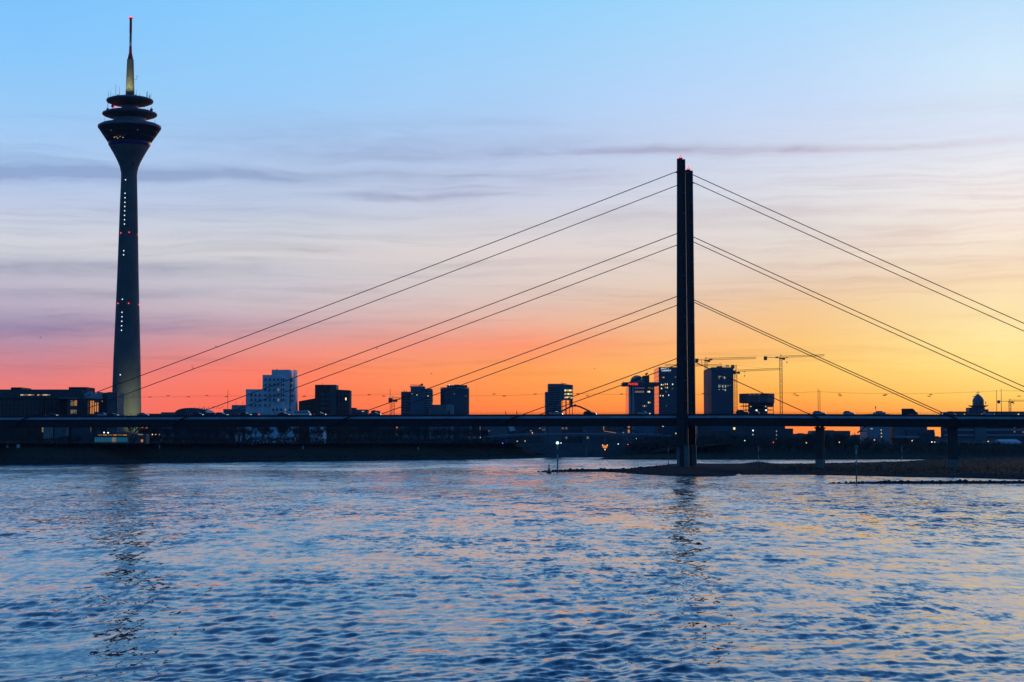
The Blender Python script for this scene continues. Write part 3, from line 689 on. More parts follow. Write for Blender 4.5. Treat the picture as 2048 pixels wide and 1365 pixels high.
# faceted gallery towards the tower: sloped roofs and lit tall windows
for i, (x0, x1, y0, y1) in enumerate(((124, 168, 778, 796), (161, 182, 781, 796), (178, 199, 783, 796.5))):
    a, c = lx(pb, x0), lx(pb, x1); z1, z0 = lz(pb, y0), lz(pb, y1)
    MB().add([(a, -6 + i * 2, z0), (c + 1.5, -6 + i * 2, z0), (c - 3.0, 6 + i, z1), (a + 3, 6 + i, z1), (a, 16, z0), (c + 1.5, 16, z0), (c - 3, 16, z1), (a + 3, 16, z1)], [(0, 1, 2, 3), (3, 2, 6, 7), (1, 5, 6, 2), (0, 3, 7, 4), (4, 7, 6, 5), (0, 4, 5, 1)]).build('gallery_roof', 'grey_clad' if i else 'roof', pb)
    MB().box(a - .4, c + 1.9, -6.5 + i * 2, -5.8 + i * 2, z0 - .5, z0 - .02).build('eaves', 'pale_clad', pb)
block(pb, 138, 163, 797.5, 14, 'dark_clad', 'gallery_wall', -4.5); block(pb, 160, 181, 797.5, 13, 'dark_metal', 'gallery_wall', -6.6); block(pb, 179, 199, 797.8, 14, 'dark_clad', 'gallery_wall', -2.2)
for x in (142.5, 145.6, 148.8, 152, 155.2, 158.4): window(pb, x, 806.5, 2.0, 11, 'lit_dim' if x < 152 else 'lit_orange', -4.6); window(pb, x, 824, 2.0, 8, 'lit_dim', -4.6)
for x in (182, 186.5, 191, 195.5): window(pb, x, 815, 2.6, 26 if x < 190 else 18, 'lit_orange', -2.4)
window(pb, 203, 803, 4, 2.4, 'lit_orange', 5.6)
block(pb, 199, 211, 785, 14, 'dark_clad', 'east_block', 6); block(pb, 211, 231.5, 784, 16, 'concrete_dark', 'stair_block', 4)
block(pb, 230.3, 232.2, 785, 2, 'dark_metal', 'flue', 2.2, zbot=lz(pb, 815))
# ground floor seen below the bridge
for x0, x1, m_ in ((98, 117, 'concrete'), (120, 143, 'concrete_dark'), (143.6, 145.2, 'pale_clad')): block(pb, x0, x1, 846, 3, m_, 'column', -11)
for x in (85.5, 90, 95.5): window(pb, x, 858, 3.2, 13, 'lit_orange' if x > 87 else 'lit_dim', -7.9)
for x in (168, 177, 181): window(pb, x, 859, 2, 10, 'lit_dim', -7.0)
block(pb, 150, 188, 845, 10, 'dark_clad', 'gallery_wall', -7.2)
# restaurant pavilion at the foot of the tower
rv = building('riverside_pavilion', 'flat pavilion with glowing cyan windows below the telecom tower', 'building', 222, 948)
block(rv, 188, 257, 867.5, 12, 'dark_clad'); block(rv, 186, 259, 866, 14, 'brown_clad', 'roof', -1, zbot=lz(rv, 868.2))
for k in range(17): window(rv, 191 + k * 3.9, 880, 3.3, 9.5, 'lit_cyan' if k not in (9, 10) else 'lit_dim', 0)
for k in range(6): window(rv, 200 + k * 10, 870.5, 8, 1.6, 'lit_orange' if k % 2 else 'lit_dim', 0)
an = building('lit_annex', 'small annex with tall lit panels behind the bridge beside the pavilion', 'building', 215, 975)
block(an, 184, 240, 846, 10, 'dark_clad')
for x, w, m_ in ((191, 9, 'lit_dim'), (213, 8, 'lit_dim'), (235, 5, 'lit_orange')): window(an, x, 857, w, 18, m_)
kb = building('quay_hut', 'low hut with orange-lit front right of the cyan pavilion', 'building', 284, 955)
block(kb, 270, 293, 868, 8, 'brown_clad'); window(kb, 284, 882, 4, 5, 'lit_orange'); window(kb, 281, 869.5, 10, 2.2, 'lit_dim')

# ---- barrel-roofed hall
hb = building('vaulted_hall', 'hall with ribbed glass barrel roof just above the bridge deck', 'building', 380, 1090)
a, c = lx(hb, 349), lx(hb, 414); zc = lz(hb, 831); rise = lz(hb, 816) - zc
arch = [((a + c) / 2 - (c - a) / 2 * math.cos(math.pi * i / 16), zc + rise * (math.sin(math.pi * i / 16) ** .62)) for i in range(17)]
MB().yprism([(a, 0)] + arch + [(c, 0)], 0, 30).build('vault', 'vault_glass', hb)
for k in range(11):
    s0 = .32 + .06 * k
    i0 = int(s0 * 16); x_, z_ = arch[min(16, i0)]
    xm = a + (c - a) * s0; MB().bar((xm, -.15, zc - 1), (xm + 1.4, -.15, zc + rise * .96), .22, n=4).build('rib', 'pale_clad', hb)
block(hb, 322, 349, 825, 14, 'grey_clad', 'side_hall'); block(hb, 296, 322, 828, 10, 'dark_clad', 'side_hall'); block(hb, 414, 452, 826, 12, 'dark_clad', 'side_hall')
for k in range(9): MB().bar((lx(hb, 390) + k * 1.7, 2, lz(hb, 818)), (lx(hb, 388) + k * 1.9 + (k % 3), 2, lz(hb, 813)), .12, n=4).build('roof_aerial', 'dark_metal', hb)

# ---- white wavy office building
GY = 1195.0
gw = building('white_wavy_office', 'white stepped office building with wavy facade and small square windows', 'building', 540, GY)
def wavy(x0, x1, ytop, amp, ph, dep, waves, lean=0.0, n=24):
    a, c = lx(gw, x0), lx(gw, x1); pts = []
    for i in range(n + 1):
        s = i / n; pts.append((a + (c - a) * s, -amp * (.5 + .5 * math.sin(ph + waves * 2 * math.pi * s))))
    pts += [(c, dep), (a, dep)]
    return MB().prism(pts, 0, lz(gw, ytop)).build('wall', 'white_render', gw, True)
wavy(543.5, 579, 740, 1.6, 2.2, 16, 1.0); wavy(525, 545.5, 750.3, 1.2, 0.5, 15, .7); wavy(492, 528, 779, 1.5, 1.5, 14, 1.0)
a, c = lx(gw, 576), lx(gw, 588)
MB().add([(a, -1.2, 0), (c + 1.2, 5, 0), (c + 1, 17, 0), (a, 15, 0), (a + 3.4, -1.0, lz(gw, 739.5)), (c, 4, lz(gw, 739.8)), (c, 17, lz(gw, 739.8)), (a + 3.4, 15, lz(gw, 739.5))], [(0, 1, 5, 4), (1, 2, 6, 5), (2, 3, 7, 6), (3, 0, 4, 7), (4, 5, 6, 7), (0, 3, 2, 1)]).build('leaning_flank', 'white_render', gw)
bx = lx(gw, 563)
MB().lathe([(S(8, GY), 4), (S(8, GY), lz(gw, 755)), (S(7, GY), lz(gw, 752)), (S(3, GY), lz(gw, 750.5))], 24, bx, -.4).build('round_bay', 'white_render', gw, True)
for r, y in enumerate((759.7, 770, 780, 790.8, 800.3, 811)):
    for x in (531, 539.7): window(gw, x, y, 3.1, 4.6, 'window_blue', -1.75, 'white_render')
    if y < 805: window(gw, 548.5, y, 3.1, 4.6, 'window_blue', -1.75, 'white_render')
    if y < 805:
        for x, m_ in ((556.8, 'lit_dim' if r in (2, 4) else 'window_blue'), (563.2, 'window_grey'), (567.5, 'window_dark')): window(gw, x, y, 2.6 if x > 557 else 3.2, 5, m_, -3.35, 'white_render')
        window(gw, 583.5, y + 1.5, 6.5, 4.8, 'window_grey', 3.0 - r * .0 - 1.9, 'white_render')
    if y > 785:
        for x in (503, 511, 519.5): window(gw, x, y, 3.3, 4.8, 'window_blue', -1.6, 'white_render')
for x in (546.5, 554.5, 562.5, 571, 579.5): window(gw, x, 820, 3.6, 4.6, 'window_dark' if x != 571 else 'lit_dim', -2.6, 'white_render')
block(gw, 540, 588, 815, 4, 'white_render', 'plinth', -2.5)
block(gw, 461.5, 492, 810.2, 14, 'pale_clad', 'annex', 4); block(gw, 446, 540, 818.5, 10, 'grey_clad', 'annex', 1)
for k in range(9): window(gw, 497 + k * 4.6, 823.5, 3.6, 5.5, 'window_grey', .9)
MB().bar((lx(gw, 551), 6, lz(gw, 740)), (lx(gw, 551), 6, lz(gw, 738)), .4, n=6).build('vent', 'dark_metal', gw)
for x in (469, 483): MB().bar((lx(gw, x), 6, lz(gw, 811)), (lx(gw, x), 6, lz(gw, 802)), .12, n=4).build('aerial', 'dark_metal', gw)
g2 = building('white_curved_block', 'low white curved building glimpsed beneath the bridge deck', 'building', 634, 1180)
a, c = lx(g2, 619), lx(g2, 651)
MB().lathe([(S(17, 1180), 0), (S(17, 1180), lz(g2, 846))], 28, (a + c) / 2, 3).build('wall', 'white_render', g2, True)
for x, yo in ((629, -1.75), (636.5, -2.45), (644, -1.9)):
    for y in (862.5, 872): window(g2, x, y, 3, 4.6, 'window_dark', yo, 'white_render')

# ---- red brick office
rb = building('brick_office', 'dark red brick office building stepped up with pale window frames', 'building', 650, 1200)
a, c = lx(rb, 597.5), lx(rb, 630); MB().yprism([(a, 0), (c, 0), (c, lz(rb, 797)), (a, lz(rb, 803))], 0, 14).build('wall', 'red_brick', rb)
block(rb, 630, 672.5, 770, 16, 'red_brick', 'wall', -1); block(rb, 660, 672.6, 770.3, 16, 'brown_clad', 'stair_core', -1.3)
a, c = lx(rb, 672.7), lx(rb, 699); MB().yprism([(a, 0), (c, 0), (c, lz(rb, 781)), (a, lz(rb, 779.5))], 0, 15).build('wall', 'red_brick', rb)
for y in (789, 798.3, 808, 817.5):
    for x in (643.5, 648.2, 655.5, 661.5, 668.5): window(rb, x, y, 3.0, 4.6, 'window_grey', -1.35, 'dark_clad')
    for x in (678.5, 685.5, 691.8, 696.5): window(rb, x, y, 2.2, 5.2, 'lit_yellow' if (x == 691.8 and y == 798.3) else 'window_grey', -.02, 'dark_clad')
    if y > 805:
        for x in (606, 612, 618, 624): window(rb, x, y + 1, 2, 4, 'window_dark', -.02)
MB().bar((lx(rb, 643), 5, lz(rb, 770)), (lx(rb, 643), 5, lz(rb, 766)), .15, n=4).build('aerial', 'dark_metal', rb)

lo = [('low_shed', 'low dark shed right of the brick office above the deck', 699, 711, 816, 'brown_clad'), ('low_office', 'low flat office with lit window near the brick office', 712, 735, 819.5, 'grey_clad'), ('small_gable_house', 'tiny dark house with sloped roof left of striped tower', 742, 758, 822, 'dark_clad')]
for nm, lb, x0, x1, y, m_ in lo:
    b = building(nm, lb, 'building', (x0 + x1) / 2, 1240)
    block(b, x0, x1, y, 12, m_)
    if nm == 'low_office': window(b, 727, 823.5, 6, 2, 'lit_pale')
    if nm == 'small_gable_house': MB().yprism([(lx(b, 742), lz(b, 822)), (lx(b, 758), lz(b, 827)), (lx(b, 749), lz(b, 820.5))], -.3, 12).build('roof', 'roof', b)

# ---- banded glass tower pair
bt1 = building('banded_office_tower', 'blue glass office tower with pale striped balconies and rooftop crane', 'building', 832, 1300)
block(bt1, 801.5, 823, 783.5, 22, 'grey_clad', 'wall', 3); block(bt1, 821, 850, 773.3, 26, 'glass_blue', 'core'); block(bt1, 850, 862.5, 777.5, 22, 'dark_clad', 'balcony_wing', 2)
bands(bt1, 802.5, 821, 786, 830, 8, 'glass_dark', .5, 3); bands(bt1, 822, 849, 777, 830, 10, 'dark_clad', .22)
bands(bt1, 850, 863, 779, 830, 11, 'pale_clad', .35, 2, name='balcony_parapet')
block(bt1, 857, 863.5, 779, 20, 'dark_clad', 'corner_bay', 3, zbot=lz(bt1, 804))
for x, y in ((834, 790.5), (856, 792.5), (824.5, 788.5)): window(bt1, x, y, 2, 1, 'lit_yellow', -.2)
block(bt1, 818, 846, 772, 10, 'grey_clad', 'plant_room', 8, zbot=lz(bt1, 774)); block(bt1, 858, 864, 817, 12, 'pale_clad', 'porch', 0)
for x in (812.5, 808): MB().bar((lx(bt1, x), 5, lz(bt1, 784)), (lx(bt1, x), 5, lz(bt1, 780)), .12, n=4).build('aerial', 'dark_metal', bt1)
rc = MB(); zj = lz(bt1, 769.8)
rc.bar((lx(bt1, 820), 6, zj), (lx(bt1, 842), 6, zj - .3), .3, n=4).bar((lx(bt1, 839), 6, lz(bt1, 773)), (lx(bt1, 839), 6, zj + .4), .4, n=4).ball((lx(bt1, 843), 6, zj + .2), .9, 8, 5)
rc.build('window_cleaning_crane', 'dark_metal', bt1)
bt2 = building('curved_glass_tower', 'dark blue glass office tower with slightly bowed top', 'building', 910, 1310)
a, c = lx(bt2, 881), lx(bt2, 938); n = 20
pts = [(a + (c - a) * i / n, -3.5 * (1 - (2 * i / n - 1) ** 2)) for i in range(n + 1)] + [(c, 22), (a, 22)]
top = [lz(bt2, 774.6) + (-.1 - .8 * abs(2 * i / n - 1)) for i in range(n + 1)] + [lz(bt2, 775.5)] * 2
MB().prism(pts, 0, 0, top).build('wall', 'glass_blue', bt2, True)
for f in range(13):
    z = lz(bt2, 776) - 1.2 - f * 1.55
    if z < 2: break
    MB().prism([(x, y - .12) for x, y in pts[:n + 1]] + [(x, y + .1) for x, y in pts[:n + 1]][::-1], z, z + .42).build('spandrel', 'dark_clad', bt2)
MB().prism([(x, y - .25) for x, y in pts[:n + 1]] + [(x, y + .1) for x, y in pts[:n + 1]][::-1], lz(bt2, 776.5), lz(bt2, 775.2)).build('cornice', 'pale_clad', bt2)
for i in range(0, n + 1): put('mullion', boxmesh(.16, .3, lz(bt2, 777), 'dark_clad'), bt2, (pts[i][0], pts[i][1] - .01, 0))
block(bt2, 893, 934, 770.2, 10, 'dark_clad', 'plant_room', 6, zbot=lz(bt2, 775)); block(bt2, 908, 919, 769, 8, 'grey_clad', 'plant_room', 7, zbot=lz(bt2, 771))
for x, y, m_ in ((899, 770.3, 'lamp_white'), (908.5, 788.3, 'lit_pale'), (931.5, 792.2, 'lit_pale')): window(bt2, x, y, 1.1, 1.1, m_, -3.9)
pb2 = building('pale_low_block', 'low office block with pale right wall between the two glass towers', 'building', 885, 1285)
block(pb2, 862, 893, 809.8, 14, 'grey_clad'); block(pb2, 892.9, 906, 809.5, 12, 'pale_clad', 'end_wall', .3); block(pb2, 894.5, 901, 822, .4, 'brown_clad', 'door', -.1)
MB().bar((lx(pb2, 864), 5, lz(pb2, 810)), (lx(pb2, 864), 5, lz(pb2, 806)), .2, n=4).build('chimney', 'dark_metal', pb2)

# ---- portal tower with an open frame
gt = building('portal_tower', 'grey office tower with open portal through which orange sky shows', 'building', 1118, 1420)
block(gt, 1090.8, 1096.5, 784, 24, 'grey_clad', 'wall', 3); block(gt, 1096.4, 1123, 768, 26, 'grey_clad', 'wall')
a, c = lx(gt, 1123), lx(gt, 1146)
MB().yprism([(a, lz(gt, 799.5)), (c, lz(gt, 800.5)), (c, lz(gt, 770.5)), (a, lz(gt, 768))], .3, 14).build('bridge_storeys', 'grey_clad', gt)
for x in (1124.3, 1131.5, 1139, 1145): block(gt, x - .6, x + .6, 799, 1.2, 'dark_clad', 'portal_column', .6)
block(gt, 1140.8, 1145.6, 799, 10, 'dark_clad', 'portal_core', 2, zbot=lz(gt, 812))
for k, y in enumerate((781.3, 788.3, 795.3)):
    for j in range(5): window(gt, 1130.5 + j * 3.2, y, 2.7, 3.2, 'lit_warm' if (k + j) % 3 else 'lit_yellow', .25)  # glowing panes stand in for evening sky seen through open slits
bands(gt, 1098.5, 1119, 775, 828, 12, 'glass_dark', .45)
mb = MB().bar((lx(gt, 1122), 6, lz(gt, 766)), (lx(gt, 1133), 6, lz(gt, 767.6)), .25, n=4).bar((lx(gt, 1126), 6, lz(gt, 768.4)), (lx(gt, 1126), 6, lz(gt, 766.5)), .3, n=4); mb.build('roof_gantry', 'dark_metal', gt)
for z_ in (806, 814, 822): block(gt, 1124, 1140, z_ - .25, .5, 'dark_clad', 'transom', .8, zbot=lz(gt, z_ + .25))

# ---- dome tower
HYY = 1490.0
dt = building('dome_tower', 'blue glass tower with glass dome and overhanging red-lettered roof slab', 'building', 1285, HYY)
block(dt, 1284, 1309, 772.3, 30, 'glass_blue', 'wall'); block(dt, 1258.8, 1270, 772.3, 40, 'mirror_glass', 'glass_flank', 10)
block(dt, 1262.6, 1266.3, 772.3, 1.2, 'grey_metal', 'lift_shaft', 8.5)
block(dt, 1269.8, 1284.1, 772.3, 26, 'dark_clad', 'service_core', 11)
block(dt, 1268.5, 1284, 772.2, 26, 'glass_blue', 'wall', 2)
sl = block(dt, 1246, 1317.6, 765.2, 26, 'brown_clad', 'roof_slab', -4, zbot=lz(dt, 772.1))
block(dt, 1246.2, 1246.9, 763, .4, 'dark_metal', 'mast_post', -3.5, zbot=lz(dt, 765.3))
cx = (lx(dt, 1261.5) + lx(dt, 1290.5)) / 2; R = S(14.3, HYY); zd = lz(dt, 765.3)
dm = MB().lathe([(R * math.cos(t) + .001, zd + R * 1.03 * math.sin(t)) for t in np.linspace(0, math.pi / 2 - .02, 10)], 36, cx, 9).build('dome', 'glass_teal', dt, True)
for i in range(18):
    a_ = math.pi * 2 * i / 18; pts_ = [(cx + (R + .05) * math.cos(t) * math.cos(a_), 9 + (R + .05) * math.cos(t) * math.sin(a_), zd + (R * 1.03 + .05) * math.sin(t)) for t in np.linspace(0, 1.5, 7)]
    mb = MB()
    for p_, q_ in zip(pts_, pts_[1:]): mb.bar(p_, q_, .1, n=4)
    mb.build('dome_rib', 'grey_metal', dm)
MB().lathe([(R + .25, zd), (R + .25, zd + .8), (R * .99, zd + .9)], 36, cx, 9).build('dome_ring', 'pale_clad', dm)
for x, y in ((1268, 756), (1272, 754), (1276, 752.5), (1283.5, 758.5)): window(dt, x, y, .9, .9, 'lit_pale', 9 - R * .75)
block(dt, 1288, 1300.5, 751, 14, 'dark_clad', 'plant_room', 8, zbot=lz(dt, 765.3))
mb = MB().bar((lx(dt, 1295), 12, lz(dt, 751)), (lx(dt, 1295), 12, lz(dt, 748)), .35, n=6).bar((lx(dt, 1293), 12, lz(dt, 748.5)), (lx(dt, 1298), 12, lz(dt, 746)), .7, n=6).bar((lx(dt, 1297), 12, lz(dt, 747)), (lx(dt, 1297.5), 12, lz(dt, 743)), .12, n=4); mb.build('roof_hoist', 'dark_metal', dt)
bands(dt, 1270, 1308, 776, 830, 11, 'dark_clad', .2, -.02)
mullions(dt, 1270, 1308.4, 773, 830, 12, 'dark_metal', -.02, .16)
for x in (1271, 1275, 1279, 1283, 1287): window(dt, x, 776.6, 3.4, 2.6, 'lit_violet', -.3)
for x, w in ((1299, 5), (1304.5, 4)): window(dt, x, 776 + (x - 1299) * .2, w, 1.2, 'lit_dim', -.3)
for x in (1271.5, 1274.5, 1277.5, 1280.5, 1283.5, 1286.5): window(dt, x, 784, 2.5, 3.4, 'lit_dim', -.3)
for x, y, w, m_ in ((1295.5, 784, 2, 'lit_warm'), (1298.5, 784, 3.2, 'lit_yellow'), (1297, 805.5, 1.6, 'lit_yellow'), (1300, 805.5, 1.4, 'lit_warm'), (1285.5, 812.5, 1.3, 'lit_dim'), (1289, 812.5, 2, 'lit_warm'), (1292.5, 812.5, 1.2, 'lit_dim')): window(dt, x, y, w, 2.8, m_, -.3)
def text(name, s, x, y, h, Y, m, parent, yoff, sx=1.0, space=1.0):
    c_ = bpy.data.curves.new(name, 'FONT'); c_.body = s; c_.size = S(h, Y) / .69; c_.extrude = .06; c_.space_character = space; c_.align_x = 'LEFT'
    c_.materials.append(M(m)); o = bpy.data.objects.new(name, c_); COL.objects.link(o); o.parent = parent
    q = P(x, y, Y + yoff); o.location = (q.x - parent.location.x, yoff, q.z - PLATEAU); 
    bpy.context.view_layer.update(); me = bpy.data.meshes.new_from_object(o.evaluated_get(bpy.context.evaluated_depsgraph_get())); bpy.data.objects.remove(o)
    if not me.materials: me.materials.append(M(m))
    o = put(name, me, parent, (q.x - parent.location.x, yoff, q.z - PLATEAU)); o.rotation_euler = (math.pi / 2, 0, 0); o.scale = (sx, 1, 1); return o
text('sign_lettering', 'PHOSE', 1256.8, 770.6, 4.0, HYY, 'sign_red', dt, -4.15, 1.05, 1.05)

# ---- hotel tower with white sign
ht = building('hotel_tower', 'tall blue glass hotel tower with white lettering left of the pylons', 'building', 1340, 1500)
zt_ = lz(ht, 735.2)
MB().box(lx(ht, 1318), lx(ht, 1372), 0, 52, 0, zt_).build('wall', 'glass_blue', ht)
MB().box(lx(ht, 1318) - .12, lx(ht, 1318) - .005, .3, 51.7, 0, zt_ - .3).build('mirror_flank', 'mirror_glass', ht)
for k in range(17):
    z = zt_ - 3.4 - k * 3.45; put('floor_joint', MB().box(lx(ht, 1318) - .2, lx(ht, 1318) - .122, .3, 51.7, 0, .16).mesh('floor_joint', 'dark_clad') if k == 0 else bpy.data.meshes['floor_joint'], ht, (0, 0, z))
    put('spandrel', boxmesh(lx(ht, 1372) - lx(ht, 1318), .15, .5, 'dark_clad'), ht, ((lx(ht, 1318) + lx(ht, 1372)) / 2, -.01, z))
mullions(ht, 1318, 1371.9, 735.5, 885, 27, 'dark_clad', -.01, .14)
block(ht, 1318, 1372, 734.6, 50, 'dark_clad', 'parapet', 1, zbot=zt_ + .002)
for x, y, w, m_ in ((1324.5, 755, 1.2, 'lit_dim'), (1327.5, 755.2, 1.6, 'lit_warm'), (1351, 754.5, 1.6, 'lit_dim'), (1323, 770, 2.1, 'lit_yellow'), (1327, 770, 1.6, 'lit_warm'), (1330.6, 768.6, .9, 'lit_yellow'), (1334.5, 768.8, 1.4, 'lit_yellow'), (1345.3, 769, 2.1, 'lit_yellow'), (1323, 777.4, 1.9, 'lit_yellow'), (1330.6, 775.5, .9, 'lit_warm'), (1334.6, 775.8, 1.5, 'lit_yellow'), (1345, 777.5, 1, 'lit_dim'), (1320.8, 791.8, 1.3, 'lit_yellow'), (1326, 792, 1.5, 'lit_yellow'), (1337.4, 790.5, .7, 'lamp_white'), (1332, 784, 2, 'lit_dim'), (1326, 852.5, 3, 'lit_yellow'), (1351.5, 867.5, 1.6, 'lit_yellow'), (1333, 812, 1, 'lit_dim')): window(ht, x, y, w, 2.4, m_, -.4)
text('sign_lettering', 'HYATT', 1321.8, 738.9, 2.6, 1500, 'sign_white', ht, -.5, 1.35, 1.05)
text('sign_lettering', 'REGENCY', 1321.8, 742.8, 2.6, 1500, 'sign_white', ht, -.5, 1.18, 1.05)
h2 = building('brown_flank_tower', 'blue glass tower with matt brown flank right of the pylons', 'building', 1440, 1505)
zt_ = lz(h2, 735.3)
MB().box(lx(h2, 1424), lx(h2, 1466.5), 0, 56, 0, zt_).build('wall', 'glass_blue', h2)
MB().box(lx(h2, 1424) - .25, lx(h2, 1424) - .005, -.2, 62, 0, zt_ - .05).build('flank', 'brown_clad', h2)
block(h2, 1466.5, 1467.3, 735.2, 40, 'dark_clad', 'edge_fin', -.3); block(h2, 1424, 1467, 734.8, 50, 'dark_clad', 'parapet', .5, zbot=zt_ + .002)
for k in range(20): put('spandrel', boxmesh(lx(h2, 1466.4) - lx(h2, 1424), .15, .4, 'dark_clad'), h2, ((lx(h2, 1424) + lx(h2, 1466.4)) / 2, -.01, zt_ - 3 - k * 3.2))
mullions(h2, 1424.3, 1466, 735.6, 885, 20, 'dark_clad', -.01, .16)
for x, y, w, h_, m_ in ((1439.5, 753.2, 5, .9, 'lit_pale'), (1438.5, 756.5, 2, 3.5, 'lit_dim'), (1446, 754.5, 1.2, 3, 'lit_dim'), (1449, 756, 1.8, 4.5, 'lit_pale'), (1452.5, 754.5, 1, 3.4, 'lit_dim'), (1438, 772.8, 1.4, 5, 'lit_pale'), (1441, 772.5, 1.8, 4.6, 'lit_dim'), (1445.5, 773, 1.8, 4.8, 'lit_pale'), (1451, 773, 1.8, 4.8, 'lit_pale'), (1456, 772, 2, 3, 'lit_dim'), (1461, 771, 2.4, 1, 'lit_dim'), (1438.5, 779.6, 2.4, .8, 'lit_pale'), (1446, 779.4, 2.4, .8, 'lit_pale'), (1450.5, 780.5, 2.2, 3.4, 'lit_pale')): window(h2, x, y, w, h_, m_, -.4)

# ---- round building shell under construction
cs = building('round_building_shell', 'round concrete building shell under construction between two tower cranes', 'building', 1518, 1480)
a, c = lx(cs, 1484), lx(cs, 1553); Rr = (c - a) / 2; xc = (a + c) / 2
MB().lathe([(Rr, lz(cs, 806)), (Rr * 1.01, lz(cs, 787.2)), (Rr * .9, lz(cs, 787.1))], 40, xc, Rr).build('upper_drum', 'brown_clad', cs, True)
for i in range(40):
    t = math.pi * 2 * i / 40; put('drum_panel', boxmesh(Rr * .15, .2, lz(cs, 788) - lz(cs, 805), 'brown_clad' if i % 4 else 'grey_clad'), cs, (xc + math.sin(t) * Rr * 1.012, Rr - math.cos(t) * Rr * 1.012, lz(cs, 805)), rz=t)
for y in (812, 820, 828): MB().lathe([(Rr * .97, lz(cs, y + .7)), (Rr * .97, lz(cs, y - .7))], 32, xc, Rr).build('floor_slab', 'dark_clad', cs)
MB().box(lx(cs, 1503), lx(cs, 1538), 8, 18, 0, lz(cs, 806)).build('core', 'dark_clad', cs); MB().box(lx(cs, 1538), lx(cs, 1552), 12, 15, lz(cs, 814), lz(cs, 806)).build('core_wall', 'dark_clad', cs)
for x in (1489, 1494, 1499, 1538.5, 1551): block(cs, x - .5, x + .5, 806, .8, 'dark_clad', 'column', 6 if x < 1500 else 12)
for x, y in ((1501.5, 813.5), (1531.5, 813.5), (1513, 821), (1532.3, 821)): window(cs, x, y, 2.6, 2, 'lamp_white' if y > 815 else 'lit_pale', .5)
for k in range(5): window(cs, 1500 + k * 4.5, 789.5 + (k % 2), 1.2, 1.5, 'lit_violet' if k % 2 else 'lit_orange', -.6)

# ---- tower cranes
def lattice(mb, p, q, w, bay, r=.09):
    p = Vector(p); q = Vector(q); d = (q - p); Ln = d.length; d.normalize()
    a = (Vector((0, 1, 0)) if abs(d.z) > .5 else Vector((0, 1, 0))); b = d.cross(a).normalized()
    cs_ = [a * (w / 2) + b * (w / 2), a * (w / 2) - b * (w / 2), -a * (w / 2) - b * (w / 2), -a * (w / 2) + b * (w / 2)]
    for c_ in cs_: mb.bar(p + c_, q + c_, r, n=4)
    n_ = max(2, int(Ln / bay))
    for i in range(n_):
        s0, s1 = p + d * (Ln * i / n_), p + d * (Ln * (i + 1) / n_)
        for k in range(4):
            c0, c1 = cs_[k], cs_[(k + 1) % 4]
            if i % 2: c0, c1 = c1, c0
            mb.bar(s0 + c0, s1 + c1, r * .7, n=3)
def crane(label, xm, yjib, x_left, x_right, Y, ybase=888, tip_up=0, luff=False, hook=None, panel=None, dy=0.0):
    """xm mast column; the jib spans x_left..x_right; the longer side is the jib"""
    b = thing('tower_crane', label, 'crane', (XX(xm, Y), Y, PLATEAU), 0, 'tower cranes behind the bridge')
    zj = ZZ(yjib, Y) - PLATEAU
    mb = MB(); lattice(mb, (0, 0, 0), (0, 0, zj - 1.2), 1.9, 2.2, .16); mb.build('mast', 'crane_paint', b)
    xl, xr = XX(x_left, Y) - b.location.x, XX(x_right, Y) - b.location.x
    jib, cnt = (xr, xl) if abs(xr) > abs(xl) else (xl, xr); sg = 1 if jib > 0 else -1
    mb = MB(); lattice(mb, (sg * 1.2, 0, zj + .6), (jib, 0, zj + .6 + dy), 1.4, 1.8, .13); mb.build('jib', 'crane_paint', b)
    mb = MB(); mb.box(min(0, cnt), max(0, cnt), -.6, .6, zj - .25, zj + .1); mb.bar((0, -.6, zj + 1.2), (cnt, -.6, zj + 1.2), .06, n=4); mb.build('counter_jib', 'dark_metal', b)
    MB().box(min(cnt, cnt + sg * 2.6), max(cnt, cnt + sg * 2.6), -.8, .8, zj - 2.2, zj + .9).build('counterweight', 'concrete_dark', b)
    MB().box(-1.3, 1.3, -1.3, 1.3, zj - 1.2, zj - .26).build('slewing_ring', 'dark_metal', b)
    cabx = sg * 2.3; MB().box(min(cabx - 1, cabx + 1), max(cabx - 1, cabx + 1), -1.8, -.7, zj - 2.0, zj - .3).build('cab', 'dark_clad', b)
    mb = MB(); lattice(mb, (0, 0, zj + .1), (0, 0, zj + (5.5 if luff else 2.3)), 1.2, 1.2, .1); mb.build('tower_head', 'crane_paint', b)
    if luff:
        mb = MB().bar((0, 0, zj + 5.5), (jib * .75, 0, zj + 1.2 + dy * .75), .06, n=4).bar((0, 0, zj + 5.5), (cnt, 0, zj + .5), .06, n=4); mb.build('tie_rod', 'dark_metal', b)
    if hook:
        xh = XX(hook[0], Y) - b.location.x; zh = ZZ(hook[1], Y) - PLATEAU
        tr_ = MB().box(xh - .8, xh + .8, -.5, .5, zj - .5, zj - .15).build('trolley', 'dark_metal', b)
        MB().bar((xh, 0, zj - .5), (xh, 0, zh), .05, n=4).build('hoist_rope', 'dark_metal', tr_); MB().box(xh - .35, xh + .35, -.35, .35, zh - 1.0, zh - .001).build('hook_block', 'dark_metal', tr_)
    if panel:
        xp = XX(panel[0], Y) - b.location.x; w = S(panel[1], Y); MB().box(xp - w / 2, xp + w / 2, -.9, -.65, zj - .6, zj + .7).build('name_board', panel[2], b)
crane('tall tower crane just right of the pylons with long jib to the right', 1412.5, 720, 1391, 1513, 1560, hook=(1404, 725), panel=(1422, 6, 'dark_clad'), dy=1.0)
crane('tower crane whose jib runs left behind the brown-flanked tower', 1441.5, 732.5, 1330, 1469, 1600, panel=(1455, 7, 'signal_white'))
crane('shorter tower crane with pointed head right of the brown-flanked tower', 1472, 743.5, 1466, 1560, 1545, luff=True, hook=(1489.5, 751), dy=1.5)
